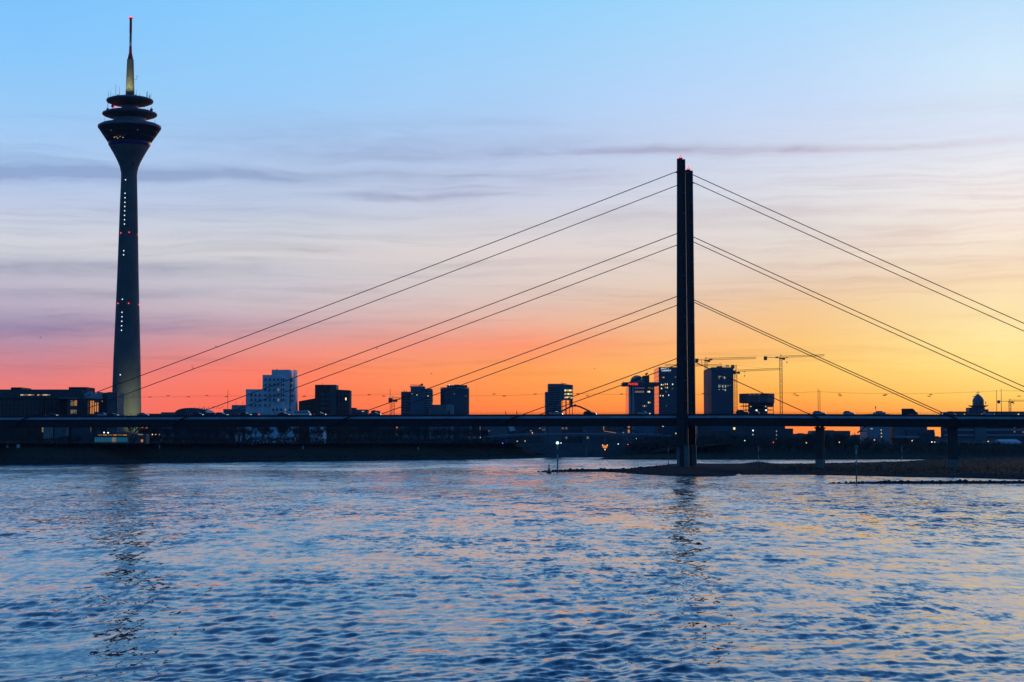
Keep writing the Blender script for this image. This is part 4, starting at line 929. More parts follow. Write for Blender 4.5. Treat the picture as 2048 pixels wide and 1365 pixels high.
crane('tallest tower crane standing alone with wide jib above the round shell', 1562.5, 715.5, 1528.5, 1650, 1540, hook=(1574.5, 724), panel=(1554.5, 6, 'signal_white'), dy=1.3)
crane('far crane between lamp masts right of the domed church', 2020, 803, 1995, 2075, 1900, hook=(2028, 807))
crane('small crane left of the striped tower with short jib', 786, 799, 777, 801, 1330)

# ---- far right: church with dome, long sheds, warehouses
ch = building('domed_church', 'dark church with pointed dome and cross at far right', 'church', 1960, 1950)
zc_ = lambda y: lz(ch, y)
block(ch, 1936, 1981, 823.5, 26, 'dark_clad', 'nave'); block(ch, 1939, 1952, 815.5, 14, 'dark_clad', 'tower_shoulder', 2); block(ch, 1970, 1978, 819, 14, 'dark_clad', 'tower_shoulder', 2)
xc = lx(ch, 1962.3); px = S(1, 1950)
MB().lathe([(12.5 * px, 0), (12.5 * px, zc_(818)), (14 * px, zc_(817.5)), (12 * px, zc_(815)), (11, zc_(811)), (11.2 * px, zc_(810.9)), (11.2 * px, zc_(801)), (11.4 * px, zc_(800.8)), (9.8 * px, zc_(797)), (6.8 * px, zc_(793)), (3.4 * px, zc_(790)), (.9 * px, zc_(788)), (.3 * px, zc_(786.5))], 24, xc, 12).build('dome', 'grey_clad', ch, True)
MB().lathe([(12.3 * px, zc_(812)), (12.3 * px, zc_(810.5))], 24, xc, 12).build('drum_cornice', 'pale_clad', ch)
MB().lathe([(2.4 * px, -.3), (2.4 * px, .3)], 14).build('clock_face', 'pale_clad', ch).matrix_local = (__import__('mathutils').Matrix.Translation((xc - 3.5 * px, 12 - 11.4 * px, zc_(805.5))) @ __import__('mathutils').Matrix.Rotation(math.pi / 2, 4, 'X'))
mb = MB().bar((xc, 12, zc_(788)), (xc, 12, zc_(781.5)), .25, n=4).bar((xc - 4 * px, 12, zc_(785.3)), (xc + 4 * px, 12, zc_(785.3)), .3, n=4); mb.build('cross', 'dark_metal', ch)
for i in range(5):
    x_ = 1953.5 + i * 4.4; window(ch, x_, 806, 1.6, 5, 'window_dark', 12 - 11.7 * px)
ls = building('long_flat_hall', 'long flat grey hall roof right of the church above the deck', 'building', 1990, 1500)
block(ls, 1906, 2130, 824.2, 40, 'pale_clad', 'wall', 4); block(ls, 1905, 2131, 823.3, 44, 'grey_clad', 'roof', 2, zbot=lz(ls, 824.4))
for x, m_ in ((1911, 'lit_orange'), (1929, 'lit_warm'), (2037, 'lamp_warm')): window(ls, x, 829, 2, 1.6, m_, 3.8)
fa = building('far_terminal', 'small far building with flag mast on the horizon', 'building', 1760, 1700)
block(fa, 1752, 1771, 824.5, 14, 'pale_clad'); block(fa, 1736, 1780, 828.3, 18, 'grey_clad', 'lower_hall', 1); block(fa, 1756, 1766, 822.3, 8, 'grey_clad', 'plant_room', 3)
MB().bar((lx(fa, 1753), 3, lz(fa, 825)), (lx(fa, 1753), 3, lz(fa, 812)), .2, n=4).build('mast', 'dark_metal', fa); MB().box(lx(fa, 1751.6), lx(fa, 1753), 2.9, 3.0, lz(fa, 818), lz(fa, 813)).build('flag', 'brown_clad', fa)
wb = building('blue_white_warehouse', 'pale blue box warehouse seen under the deck between two piers', 'building', 1757, 1420)
block(wb, 1734, 1780, 838, 30, 'pale_clad')
for x, y, m_ in ((1743, 858, 'lit_green' if False else 'lit_pale'), (1762.5, 860.5, 'lit_yellow'), (1762.5, 867, 'lit_yellow'), (1762.8, 874, 'lamp_warm')): window(wb, x, y, 5 if x < 1750 else 1.5, 1.2, m_)
MB().bar((lx(wb, 1717), 5, lz(wb, 866)), (lx(wb, 1734), 5, lz(wb, 853)), .7, n=4).bar((lx(wb, 1722), 5, lz(wb, 863)), (lx(wb, 1734), 5, lz(wb, 863)), .5, n=4).build('conveyor', 'dark_clad', wb)
w2 = building('teal_roof_factory', 'dark factory with teal panel and pale canopy beneath the deck', 'building', 1825, 1430)
block(w2, 1785.5, 1854, 838, 25, 'grey_clad'); block(w2, 1811, 1865, 860, 20, 'glass_teal', 'teal_wall', -6); block(w2, 1786, 1833, 872, 16, 'pale_clad', 'canopy', -9, zbot=lz(w2, 876.5)); block(w2, 1833, 1864, 866, 14, 'dark_clad', 'shed', -9)
bands(w2, 1790, 1806, 877.5, 888, 1, 'window_grey', .8, -1)
w3 = building('striped_terminal', 'long terminal with pale blue horizontal bands and dark stair tower', 'building', 1980, 1400)
block(w3, 1886, 2150, 838, 8, 'dark_clad')
for x0, x1 in ((1888, 1948), (1971, 2148)):
    for y, h_ in ((860, 3.6), (870.8, 3.2)): window(w3, (x0 + x1) / 2, y, x1 - x0, h_, 'pale_clad', 0, name='facade_band')
block(w3, 1948, 1971, 838, 3, 'grey_clad', 'stair_tower', -2)
for x, y in ((2029, 864), (2046, 864.5), (2029, 855.3), (2046, 855)): window(w3, x, y, 2.2, 1.6, 'lit_orange', -.3)
w4 = building('low_shed_row', 'low pale shed with dark letters at its right end', 'building', 1950, 1330)
block(w4, 1880, 1992, 880.5, 14, 'pale_clad'); block(w4, 1878, 1994, 877.8, 16, 'grey_clad', 'roof', -1, zbot=lz(w4, 880.4))
for k in range(8): window(w4, 1922 + k * 4.4, 885.8, 3.4, 1.6, 'window_dark')
text('wall_lettering', 'T', 1961, 888.5, 5.6, 1330, 'dark_clad', w4, -.3, 1.2); text('wall_lettering', 'O', 1982.5, 889.3, 5.6, 1330, 'dark_clad', w4, -.3, 1.2)
te = building('white_tent', 'white tent hall with slanted ends below the bridge at right', 'tent', 2020, 1300)
a, c = lx(te, 1996), lx(te, 2042); MB().add([(a + 3, 0, 0), (c, 0, 0), (c, 14, 0), (a + 3, 14, 0), (a, 0, lz(te, 883)), (c, 0, lz(te, 884.5)), (c, 14, lz(te, 884)), (a, 14, lz(te, 883)), (a + 1, 5, lz(te, 879)), (c - 2.5, 5, lz(te, 879))], [(0, 1, 5, 4), (4, 5, 9, 8), (8, 9, 6, 7), (1, 2, 6, 9, 5), (3, 0, 4, 8, 7), (2, 3, 7, 6)]).build('canvas', 'white_render', te)
ap = building('stepped_apartment_block', 'stepped dark block on the skyline under the deck left of a pier', 'building', 1500, 1330)
block(ap, 1395, 1553, 846, 16, 'dark_clad'); block(ap, 1553, 1570, 851, 14, 'dark_clad', 'wing'); block(ap, 1570, 1586, 857.5, 14, 'dark_clad', 'wing')
for x, y, m_ in ((1468.5, 857.5, 'lit_yellow'), (1506, 861.5, 'lamp_white'), (1506, 870, 'lamp_white'), (1553, 863, 'lit_pale'), (1553, 870.5, 'lit_pale'), (1553, 878, 'lit_pale')): window(ap, x, y, 3.6 if x < 1500 else 1.5, 4 if x < 1500 else 2.4, m_, -.2)
bands(ap, 1424, 1462, 852, 862, 3, 'glass_blue', .5); bands(ap, 1474, 1484, 855, 876, 3, 'window_grey', .4)
# ---- harbour buildings seen beneath the deck in the middle
HB = [('harbour_office', 'harbour office with row of small white lights under the deck', 1085, 1165, 846, 1480, 'dark_clad'), ('quay_warehouse', 'dark quay warehouse left of the beacon under the deck', 1165, 1235, 848, 1470, 'grey_clad'), ('terrace_building', 'curved terrace building with orange edge under the deck', 1205, 1245, 846, 1440, 'dark_clad'), ('glass_pavilion', 'pale glass pavilion below the dome tower', 1238, 1262, 846, 1450, 'grey_clad'), ('tree_side_office', 'dark office with white floor lights behind bare trees', 905, 960, 846, 1390, 'dark_clad'), ('promenade_block', 'dark promenade block under the striped tower', 795, 880, 848, 1350, 'grey_clad'), ('gallery_house', 'dim house behind riverside trees below the brick office', 690, 790, 850, 1260, 'dark_clad'), ('tree_screened_house', 'dark house screened by trees below the vaulted hall', 300, 470, 852, 1110, 'dark_clad')]
for nm, lb, x0, x1, yt, Y, m_ in HB:
    b = building(nm, lb, 'building', (x0 + x1) / 2, Y); block(b, x0, x1, yt, 16, m_)
    nw = int((x1 - x0) / 7)
    for r_ in range(3):
        for k in range(nw):
            q = random.random(); window(b, x0 + (x1 - x0) * (k + .5) / nw, 857 + r_ * 9.5, 4.2, 4.2, 'lit_dim' if q < .07 else ('window_grey' if q < .5 else 'glass_blue'), 0)
    if nm == 'harbour_office':
        for x in (1086, 1089.5, 1093, 1097.5, 1103): window(b, x, 860, 1, 1.6, 'lit_pale', -.3)
        window(b, 1065 + 0, 867.5, 2, 5, 'lit_orange', -.3); block(b, 1083, 1105, 854, 2, 'pale_clad', 'balcony', -2, zbot=lz(b, 856)); window(b, 1102, 878, 9, 11, 'lit_cyan', -.35)
    if nm == 'terrace_building':
        for k in range(6): MB().box(lx(b, 1208 + k * 4), lx(b, 1211.5 + k * 4), -2.5, -2, lz(b, 863.4 + k * .6), lz(b, 862.6 + k * .6)).build('lit_edge', 'lit_orange', b)
        window(b, 1207.6, 855, 1, 12, 'lit_orange', -.3)
    if nm == 'glass_pavilion': window(b, 1246, 867, 4, 3, 'lit_pale', -.3); window(b, 1257.5, 857, 3.2, 18, 'lit_orange', -.3)
    if nm == 'tree_side_office': window(b, 919.5, 858, 13, 1.2, 'lit_pale', -.3); window(b, 932, 858, 5, 14, 'window_grey', -.3); window(b, 941, 855, 3, 9, 'lit_cyan', -.35)
# ---- quay wall closing the harbour mouth
qw = tag(MB().box(XX(1005, 1372), XX(1345, 1372), 1372, 1378, -2, PLATEAU - .9).build('quay_wall', 'concrete_dark'), 'dark quay wall across the harbour mouth', 'wall')
MB().box(XX(1005, 1372), XX(1345, 1372), 1371.6, 1378.4, PLATEAU - .898, PLATEAU).build('coping', 'grey_clad', qw)
MB().box(XX(1170, 1368), XX(1174, 1368), 1366, 1368, -2, ZZ(896, 1368)).build('dolphin_post', 'concrete', qw)
# ================================================================== footbridge with bent arch at the harbour mouth
fb = thing('harbour_footbridge', 'low footbridge with dark bent arch and pale railing across the harbour mouth', 'bridge', (XX(1150, 1345), 1345, 0))
def fp(x, y, Y=1345): q = P(x, y, Y); return Vector((q.x - fb.location.x, Y - 1345, q.z))
arc = [(975, 890), (1005, 880), (1040, 866), (1075, 849), (1112, 829), (1140, 814.5), (1150, 811.3), (1160, 814), (1190, 828), (1225, 843.5), (1255, 857), (1285, 869), (1310, 877), (1330, 882)]
mb = MB()
for p_, q_ in zip(arc, arc[1:]): mb.bar(fp(*p_, 1350), fp(*q_, 1350), .62, n=8)
mb.build('arch', 'dark_metal', fb, True); MB().ball(fp(1150, 811.5, 1350), 1.0, 10, 6).build('arch_knuckle', 'dark_metal', fb)
dk = [(884, 889.5), (940, 881), (1000, 873), (1040, 870.5), (1150, 869.5), (1260, 869.5), (1320, 871.5), (1360, 877), (1410, 881), (1465, 887)]
for nm, off, h, m_, yy in (('deck', 0, 1.0, 'grey_clad', 3), ('railing', 1.15, .9, 'pale_clad', .1)):
    mb = MB()
    for (x0, y0), (x1, y1) in zip(dk, dk[1:]):
        a, c = fp(x0, y0), fp(x1, y1); a.z += off; c.z += off
        mb.add([(a.x, a.y, a.z - h), (c.x, c.y, c.z - h), (c.x, c.y + yy, c.z - h), (a.x, a.y + yy, a.z - h), a, c, (c.x, c.y + yy, c.z), (a.x, a.y + yy, a.z)], [(0, 3, 2, 1), (4, 5, 6, 7), (0, 1, 5, 4), (1, 2, 6, 5), (2, 3, 7, 6), (3, 0, 4, 7)])
    mb.build(nm, m_, fb)
for x, y in ((900, 887), (930, 882.5), (960, 878.5), (990, 874.5), (1090, 870.5), (1210, 870), (1340, 874.5), (1390, 879.5)):
    q = fp(x, y); MB().box(q.x - .5, q.x + .5, .5, 2.5, 4, q.z - 1.0).build('support_column', 'concrete_dark', fb)
for x, ya in ((1120, 826), (1150, 812), (1180, 824), (1210, 837)): MB().bar(fp(x, ya, 1350), fp(x, 869.5, 1347), .06, n=4).build('hanger', 'dark_metal', fb)
sw = thing('white_slanted_wall', 'white slanting wall panel glimpsed under the deck by the footbridge', 'wall', (XX(1023, 1400), 1400, PLATEAU))
q0 = XX(1014, 1400) - sw.location.x; q1 = XX(1027, 1400) - sw.location.x; zb_, zu = ZZ(863.5, 1400) - PLATEAU, ZZ(846, 1400) - PLATEAU
MB().add([(q0 + 2.2, 0, zb_), (q1 + 1.6, 0, zb_ + .8), (q1 - 1.0, 0, zu), (q0, 0, zu), (q0 + 2.2, 4, zb_), (q1 + 1.6, 4, zb_ + .8), (q1 - 1, 4, zu), (q0, 4, zu)], [(0, 1, 2, 3), (4, 7, 6, 5), (0, 4, 5, 1), (1, 5, 6, 2), (2, 6, 7, 3), (3, 7, 4, 0)]).build('panel', 'white_render', sw)
MB().box(q0 + 2.5, q1 + 1, 1, 3, 0, zb_ + .4).build('base', 'dark_clad', sw)

# ================================================================== bare winter trees
def make_tree(seed, h):
    r = random.Random(seed); tk = MB(); tg = MB()
    def grow(p, d, ln, rad, lev):
        q = p + d * ln; (tk if lev < 3 else tg).bar(p, q, rad, rad * .68, n=6 if lev < 2 else (4 if lev < 3 else 3))
        if lev == 5: return
        for k in range(r.choice((3, 4, 4)) if lev < 4 else 4):
            a = r.uniform(0, 6.283); sp = r.uniform(.35, .85) if lev else r.uniform(.3, .7)
            o = Vector((math.cos(a), math.sin(a), 0)); nd = (d + o * sp + Vector((0, 0, .12))).normalized()
            grow(p + d * ln * r.uniform(.55, 1.0), nd, ln * r.uniform(.58, .82), max(rad * .55, .035), lev + 1)
    grow(Vector((0, 0, -.5)), Vector((r.uniform(-.06, .06), r.uniform(-.06, .06), 1)).normalized(), h * .34, h * .022, 0)
    return tk.mesh('trunk', 'bark'), tg.mesh('crown', 'twig')
TREES = [make_tree(20 + i, 12.0) for i in range(5)]
def tree(x, Y, z, h, label, group, i):
    o = thing('bare_tree', label, 'tree', (x, Y, z), random.uniform(0, 6.28), group); s = h / 12.0; o.scale = (s * random.uniform(.9, 1.15), s * random.uniform(.9, 1.15), s)
    tk, tg = TREES[i % 5]; put('trunk', tk, o); put('crown', tg, o)
k = 0
for row in range(2):
    for x in np.arange(262 if row else 278, 985, 15.5 if row else 17.5):
        x = float(x) + random.uniform(-4, 4); yl = float(np.interp(x, [0, 250, 300, 500, 700, 900, 1030], [930, 927.6, 926.2, 924, 922, 919.8, 917.8]))
        Y = wl(yl) + 34 + row * 14 + random.uniform(-2, 2)
        tree(XX(x, Y), Y, PLATEAU - .1, random.uniform(10.5, 14.5), 'bare tree in the dark riverside row on the left embankment' if row == 0 else 'bare tree in the second row behind the left promenade', 'promenade trees' if row == 0 else 'second row of promenade trees', k); k += 1
def rprof(x): return float(np.interp(x, [1262, 1300, 1390, 1586, 1600, 1622, 1640, 1690, 1705, 1730, 1780, 1880, 2060], [872, 866, 862, 866, 865, 858, 855, 857, 868, 868, 877, 880, 888]))
for row, (Y, zb_, st, n_, lb) in enumerate(((1185, 1.8, 13.5, 'front thicket on the right bank', 'bare tree in the front thicket of the right bank'), (1205, 3.2, 14.5, 'middle thicket on the right bank', 'bare tree in the middle thicket of the right bank'), (1232, 7.2, 12.5, 'rear thicket on the right bank', 'bare tree in the rear thicket of the right bank'))):
    for x in np.arange(1268 + row * 5, 2062, st):
        x = float(x) + random.uniform(-4, 4); yt = rprof(x) + random.uniform(-1, 6) + (2 - row) * 4.5
        h = (HZ - yt) / FPX * Y + CAMZ - zb_
        if h > 3.5: tree(XX(x, Y), Y + random.uniform(-4, 4), zb_ - .2, h * 1.02, lb, n_, k); k += 1
def thicket(name, label, x0, x1, Y0, Y1, n, zf, hf, w=.5):
    vs = []; fs = []
    for i in range(n):
        x = random.uniform(x0, x1); Y = random.uniform(Y0, Y1); X = XX(x, Y); z0 = zf(x, Y); z = z0 + hf(x, Y) * random.random() ** 1.3
        o = len(vs); a = random.uniform(0, 6.28); l_ = random.uniform(.6, 1.9); dx, dz = math.cos(a) * w, abs(math.sin(a)) * l_ + .3
        vs += [(X, Y, z), (X + w * random.uniform(.3, 1), Y + random.uniform(-.4, .4), z), (X + dx, Y + random.uniform(-.5, .5), z + dz)]; fs.append((o, o + 1, o + 2))
    tag(MB().add(vs, fs).build(name, 'twig'), label, kind='stuff')
thicket('undergrowth', 'dark tangled undergrowth filling the right bank below the trees', 1264, 2075, 1170, 1250, 16000, lambda x, Y: 1.0 + (Y - 1160) / 90 * 7.0, lambda x, Y: max(1.5, min(9.0, (HZ - rprof(x)) / FPX * Y + CAMZ - 8.0)))
thicket('hedge', 'dark clipped hedge along the left promenade', -20, 1000, 1000, 1001, 10, lambda x, Y: 9.8, lambda x, Y: 1.0)
bpy.data.objects.remove(bpy.data.objects['hedge'])
# hedges under the promenade trees, one low run behind the left embankment
vs = []; fs = []
for i in range(7000):
    x = random.uniform(-10, 1010); yl = float(np.interp(x, [0, 250, 300, 500, 700, 900, 1030], [930, 927.6, 926.2, 924, 922, 919.8, 917.8])); Y = wl(yl) + random.uniform(52, 56); q = XX(x, Y)
    if 160 < x < 262: continue
    z = PLATEAU + random.random() ** 1.5 * (2.2 + 2.0 * (.5 + .5 * math.sin(x * .05) * math.sin(x * .017))); o = len(vs); w = random.uniform(.3, .9)
    vs += [(q, Y, z), (q + w, Y + random.uniform(-.3, .3), z), (q + random.uniform(-.3, w), Y, z + random.uniform(.4, 1.3))]; fs.append((o, o + 1, o + 2))
tag(MB().add(vs, fs).build('hedge', 'twig'), 'dark hedge and shrubs along the left promenade', kind='stuff')
# ---- low blocks on the far horizon, below the deck
BLOCK_SPOT = ['far left edge beneath the deck', 'right of the pavilion beneath the deck', 'left of the white wavy office base', 'right of the white wavy office base', 'under the right half of the brick office', 'left of the striped tower base', 'above the footbridge ramp', 'behind the white slanting wall', 'below the dome tower base', 'right of the pylon feet', 'left of the first pier top', 'around the first pier top', 'right of the first pier', 'in the slot beside the pale blue warehouse', 'left of the second pier', 'behind the white tent at far right']
for i, (x0, x1, y, Y) in enumerate(((-40, 60, 858, 1250), (236, 300, 862, 1500), (470, 500, 856, 1500), (588, 622, 858, 1500), (655, 700, 854, 1550), (780, 800, 858, 1500), (955, 1015, 846, 1560), (1012, 1090, 846, 1600), (1260, 1312, 850, 1620), (1372, 1400, 850, 1500), (1586, 1622, 868, 1750), (1622, 1700, 862, 1780), (1700, 1735, 871, 1760), (1780, 1790, 872.5, 1760), (1862, 1890, 874, 1760), (1990, 2080, 858, 1800))):
    b = thing('skyline_block', 'distant dark block ' + BLOCK_SPOT[i], 'building', (XX((x0 + x1) / 2, Y), Y, PLATEAU), 0, 'distant blocks beneath the deck')
    block(b, x0, x1, y, 20, ('grey_clad', 'dark_clad', 'brown_clad')[i % 3]); block(b, x0 + (x1 - x0) * .3, x0 + (x1 - x0) * .6, y - 1.2, 8, 'dark_clad', 'roof_house', 4, zbot=lz(b, y + .01))
    for j in range(int((x1 - x0) / 9)): window(b, x0 + 5 + j * 9, y + 6 + (j % 3) * 5, 4, 2.2, 'lit_dim' if random.random() < .2 else 'window_grey')

# ================================================================== lamp masts, wires and hanging lamps on the bridge
def btv(x, v):
    k = (x - 1024) / FPX / 1.0015; return (k * (B0.y + v * BC) - B0.x - v * BS) / (BC + k * BS)
MASTS = [(455, 8.8, 781, 'lone lamp mast on the bridge left of the white wavy office'), (780, 8.8, 778.5, 'lamp mast on the bridge between brick office and striped tower'), (808, 21.5, 782, 'lamp mast on the bridge in front of the striped tower'), (1114.5, 21.5, 786, 'thin lamp mast on the bridge before the portal tower'), (1132.8, 8.8, 781, 'lamp mast on the bridge before the portal tower opening'), (1637, 8.8, 777.5, 'taller of two lamp masts above the first pier'), (1640.6, 21.5, 781, 'shorter of two lamp masts above the first pier'), (1994.5, 21.5, 781.5, 'left of two lamp masts near the domed church'), (2003.8, 8.8, 778, 'right of two lamp masts near the domed church')]
for x, v, yt, lb in MASTS:
    t = btv(x, v); p = bridge_pt(t, v, deckz(t)); zt_ = ZZ(yt, p.y)
    m_ = thing('lamp_mast', lb, 'mast', tuple(p), 0, 'lamp masts on the bridge'); MB().lathe([(.15, 0), (.15, .5), (.11, .6), (.08, zt_ - p.z), (.03, zt_ - p.z + .1)], 8).build('pole', 'dark_metal', m_); MB().box(-.22, .22, -.22, .22, 0, .12).build('base_plate', 'dark_metal', m_)
for v, y, lb in ((8.8, 790.6, 'near sagging wire that carries the lamps along the bridge'), (21.5, 788.0, 'far sagging wire that carries the lamps along the bridge')):
    mb = MB(); xs = [mx for mx, mv, _, _ in MASTS if mv == v]; ts = [-345] + [btv(x, v) for x in xs] + [300]
    for a, c in zip(ts, ts[1:]):
        n_ = 14
        for i in range(n_):
            s0, s1 = i / n_, (i + 1) / n_; pts_ = []
            for s in (s0, s1):
                t = a + (c - a) * s; p = bridge_pt(t, v); sag = 1.3 * 4 * s * (1 - s); p.z = ZZ(y, 700) + .9 - sag * .7; pts_.append(p)
            mb.bar(pts_[0], pts_[1], .022, n=3)
    w_ = mb.build('span_wire', 'dark_metal'); tag(w_, lb, 'wire')
LAMPS = [(299, 794.3, 8.8), (335, 791.8, 21.5), (376, 794, 8.8), (413, 791.3, 21.5), (452, 793.5, 8.8), (608, 793, 8.8), (738, 789.8, 21.5), (767, 792.5, 8.8), (988, 788.4, 21.5), (1008.5, 792.4, 8.8), (1070.5, 788.4, 21.5), (1156, 788, 21.5), (1175.5, 792, 8.8), (1243.5, 788.2, 21.5), (1407, 787.5, 21.5), (1590, 788.3, 21.5), (1595, 791.4, 8.8), (1680, 788.5, 21.5), (1681.5, 791.7, 8.8), (1772.5, 789.3, 21.5), (1769.5, 791.3, 8.8), (1863, 789.5, 21.5), (1859.5, 792.7, 8.8), (1955.5, 789.6, 21.5), (1950, 792.9, 8.8), (2039.5, 792.6, 8.8)]
lampm = MB().prism([(-.62, -.16), (.62, -.16), (.62, .16), (-.62, .16)], -.16, .08).mesh('housing', 'dark_metal'); rodm = MB().bar((0, 0, .08), (0, 0, .45), .03, n=4).mesh('hanger', 'dark_metal')
ordw = ['first', 'second', 'third', 'fourth', 'fifth', 'sixth', 'seventh', 'eighth', 'ninth', 'tenth', 'eleventh', 'twelfth', 'thirteenth', 'fourteenth']
cn = {8.8: 0, 21.5: 0}
for x, y, v in LAMPS:
    t = btv(x, v); p = bridge_pt(t, v); p.z = ZZ(y, p.y); i = cn[v]; cn[v] += 1
    l_ = thing('hanging_lamp', f"{ordw[i]} hanging lamp from the left on the {'near' if v < 10 else 'far'} wire over the bridge", 'lamp', tuple(p), -TH, 'lamps hung over the bridge'); put('housing', lampm, l_); put('hanger', rodm, l_)

# ================================================================== vehicles on the bridge
PAINT = {'dark': (.02, .02, .025), 'silver': (.42, .44, .46), 'white': (.7, .7, .7), 'grey': (.14, .15, .16), 'red': (.25, .02, .02), 'blue': (.03, .06, .15)}
for k_, c_ in PAINT.items(): mat('paint_' + k_, c_, .25, metal=.2, var=0)
def profile_body(prof, w, mname, inset=0.0, y_in=0.0):
    """side profile (x, z) given a width; top edges drawn in"""
    n = len(prof); zmax = max(z for _, z in prof); zmin = min(z for _, z in prof); vs = []
    for sgn in (-1, 1):
        for x, z in prof: vs.append((x, sgn * (w / 2 - inset * max(0, (z - zmin) / (zmax - zmin))), z))
    fs = [tuple(range(n))[::-1], tuple(range(n, 2 * n))] + [(i, (i + 1) % n, n + (i + 1) % n, n + i) for i in range(n)]
    return MB().add(vs, fs)
CARS = {
 'saloon': dict(L=4.6, body=[(-2.3, .35), (-2.3, .85), (-2.1, .98), (-1.5, 1.0), (1.0, .95), (2.05, .80), (2.3, .62), (2.3, .35)], cab=[(-1.75, .98), (-1.05, 1.40), (.15, 1.43), (1.15, .95)], w=1.8, wx=(1.45, -1.4)),
 'hatchback': dict(L=4.1, body=[(-2.0, .35), (-2.05, .8), (-1.95, 1.0), (1.0, 1.0), (1.85, .82), (2.05, .6), (2.05, .35)], cab=[(-1.95, 1.0), (-1.55, 1.48), (.1, 1.5), (1.1, 1.0)], w=1.75, wx=(1.3, -1.25)),
 'off_roader': dict(L=4.7, body=[(-2.3, .42), (-2.35, .95), (-2.25, 1.15), (1.0, 1.15), (2.0, 1.05), (2.35, .8), (2.35, .42)], cab=[(-2.2, 1.15), (-1.95, 1.74), (.2, 1.76), (1.05, 1.15)], w=1.9, wx=(1.5, -1.45)),
 'estate': dict(L=4.8, body=[(-2.4, .35), (-2.4, .85), (-2.3, 1.0), (1.0, .97), (2.1, .82), (2.4, .62), (2.4, .35)], cab=[(-2.3, 1.0), (-1.85, 1.45), (.1, 1.47), (1.15, .97)], w=1.82, wx=(1.5, -1.45)),
 'panel_van': dict(L=5.9, body=[(-2.9, .4), (-2.9, 2.35), (-2.75, 2.5), (1.0, 2.5), (1.45, 2.3), (2.2, 1.35), (2.85, 1.1), (2.95, .75), (2.95, .4)], cab=None, w=2.0, wx=(2.0, -1.7)),
 'minibus': dict(L=6.8, body=[(-3.35, .4), (-3.35, 1.9), (-3.1, 2.1), (2.3, 2.1), (2.75, 1.85), (3.2, 1.2), (3.35, .9), (3.35, .4)], cab=None, w=2.0, wx=(2.2, -2.1)),
}
whm = None
def make_wheel():
    mb = MB(); n = 14
    for y0, y1, r in ((-.11, .11, .33),):
        vs = [(r * math.cos(6.283 * i / n), y0, r * math.sin(6.283 * i / n)) for i in range(n)] + [(r * math.cos(6.283 * i / n), y1, r * math.sin(6.283 * i / n)) for i in range(n)]
        mb.add(vs, [(i, (i + 1) % n, n + (i + 1) % n, n + i) for i in range(n)] + [tuple(range(n))[::-1], tuple(range(n, 2 * n))])
    return mb.mesh('wheel', 'rubber')
whm = make_wheel()
rimm = MB().box(-.17, .17, -.125, .125, -.17, .17).mesh('rim', 'grey_metal')
KIT = {}
def car(kind, paint, x, v, d, label):
    c_ = CARS[kind]; key = (kind, paint)
    if key not in KIT:
        bm = profile_body(c_['body'], c_['w'], 0, .08 if c_['cab'] else .12).mesh('body', 'paint_' + paint)
        cm = None; rf = None
        if c_['cab']:
            cm = profile_body([(a, b + .004) for a, b in c_['cab']], c_['w'] - .12, 0, .2).mesh('cabin_glass', 'glass_dark')
            q = c_['cab']; zt_ = max(q[1][1], q[2][1]); rf = MB().box(q[1][0] + .05, q[2][0], -c_['w'] / 2 + .26, c_['w'] / 2 - .26, zt_ - .01, zt_ + .06).mesh('roof', 'paint_' + paint)
        KIT[key] = (bm, cm, rf)
    bm, cm, rf = KIT[key]; t = btv(x, v); p = bridge_pt(t, v, deckz(t) + .01)
    o = thing(kind if kind in ('panel_van', 'minibus') else kind + '_car', label, 'van' if kind == 'panel_van' else ('minibus' if kind == 'minibus' else 'car'), tuple(p), -TH + (0 if d > 0 else math.pi), 'vehicles crossing the bridge')
    put('body', bm, o)
    if cm: put('cabin_glass', cm, o); put('roof', rf, o)
    else:
        b0 = c_['body']; w = c_['w']; zt_ = 1.35 if kind == 'panel_van' else 1.15
        if kind == 'panel_van':
            for s in (-1, 1): MB().box(1.15, 1.75, s * (w / 2 - .08) - .02, s * (w / 2 - .08) + .02, 1.45, 2.05).build('side_window', 'glass_dark', o)
        else:
            for k2 in range(5):
                for s in (-1, 1): MB().box(-2.9 + k2 * 1.1, -2.0 + k2 * 1.1, s * (w / 2 - .09) - .03, s * (w / 2 - .09) + .03, 1.2, 1.8).build('side_window', 'glass_dark', o)
    for wx in c_['wx']:
        for s in (-1, 1): w_ = put('wheel', whm, o, (wx, s * (c_['w'] / 2 - .13), .33)); put('rim', rimm, w_)
    fx = max(a for a, _ in c_['body']); bx_ = min(a for a, _ in c_['body'])
    for s in (-1, 1):
        put('headlight', HLM, o, (fx - .04, s * (c_['w'] / 2 - .3), .62)); put('tail_light', TLM, o, (bx_ + .04, s * (c_['w'] / 2 - .2), .75))
HLM = MB().ball((0, 0, 0), .085, 8, 6).mesh('headlight', 'lamp_white'); TLM = MB().box(-.07, .07, -.14, .14, -.1, .12).mesh('tail_light', 'lamp_red')
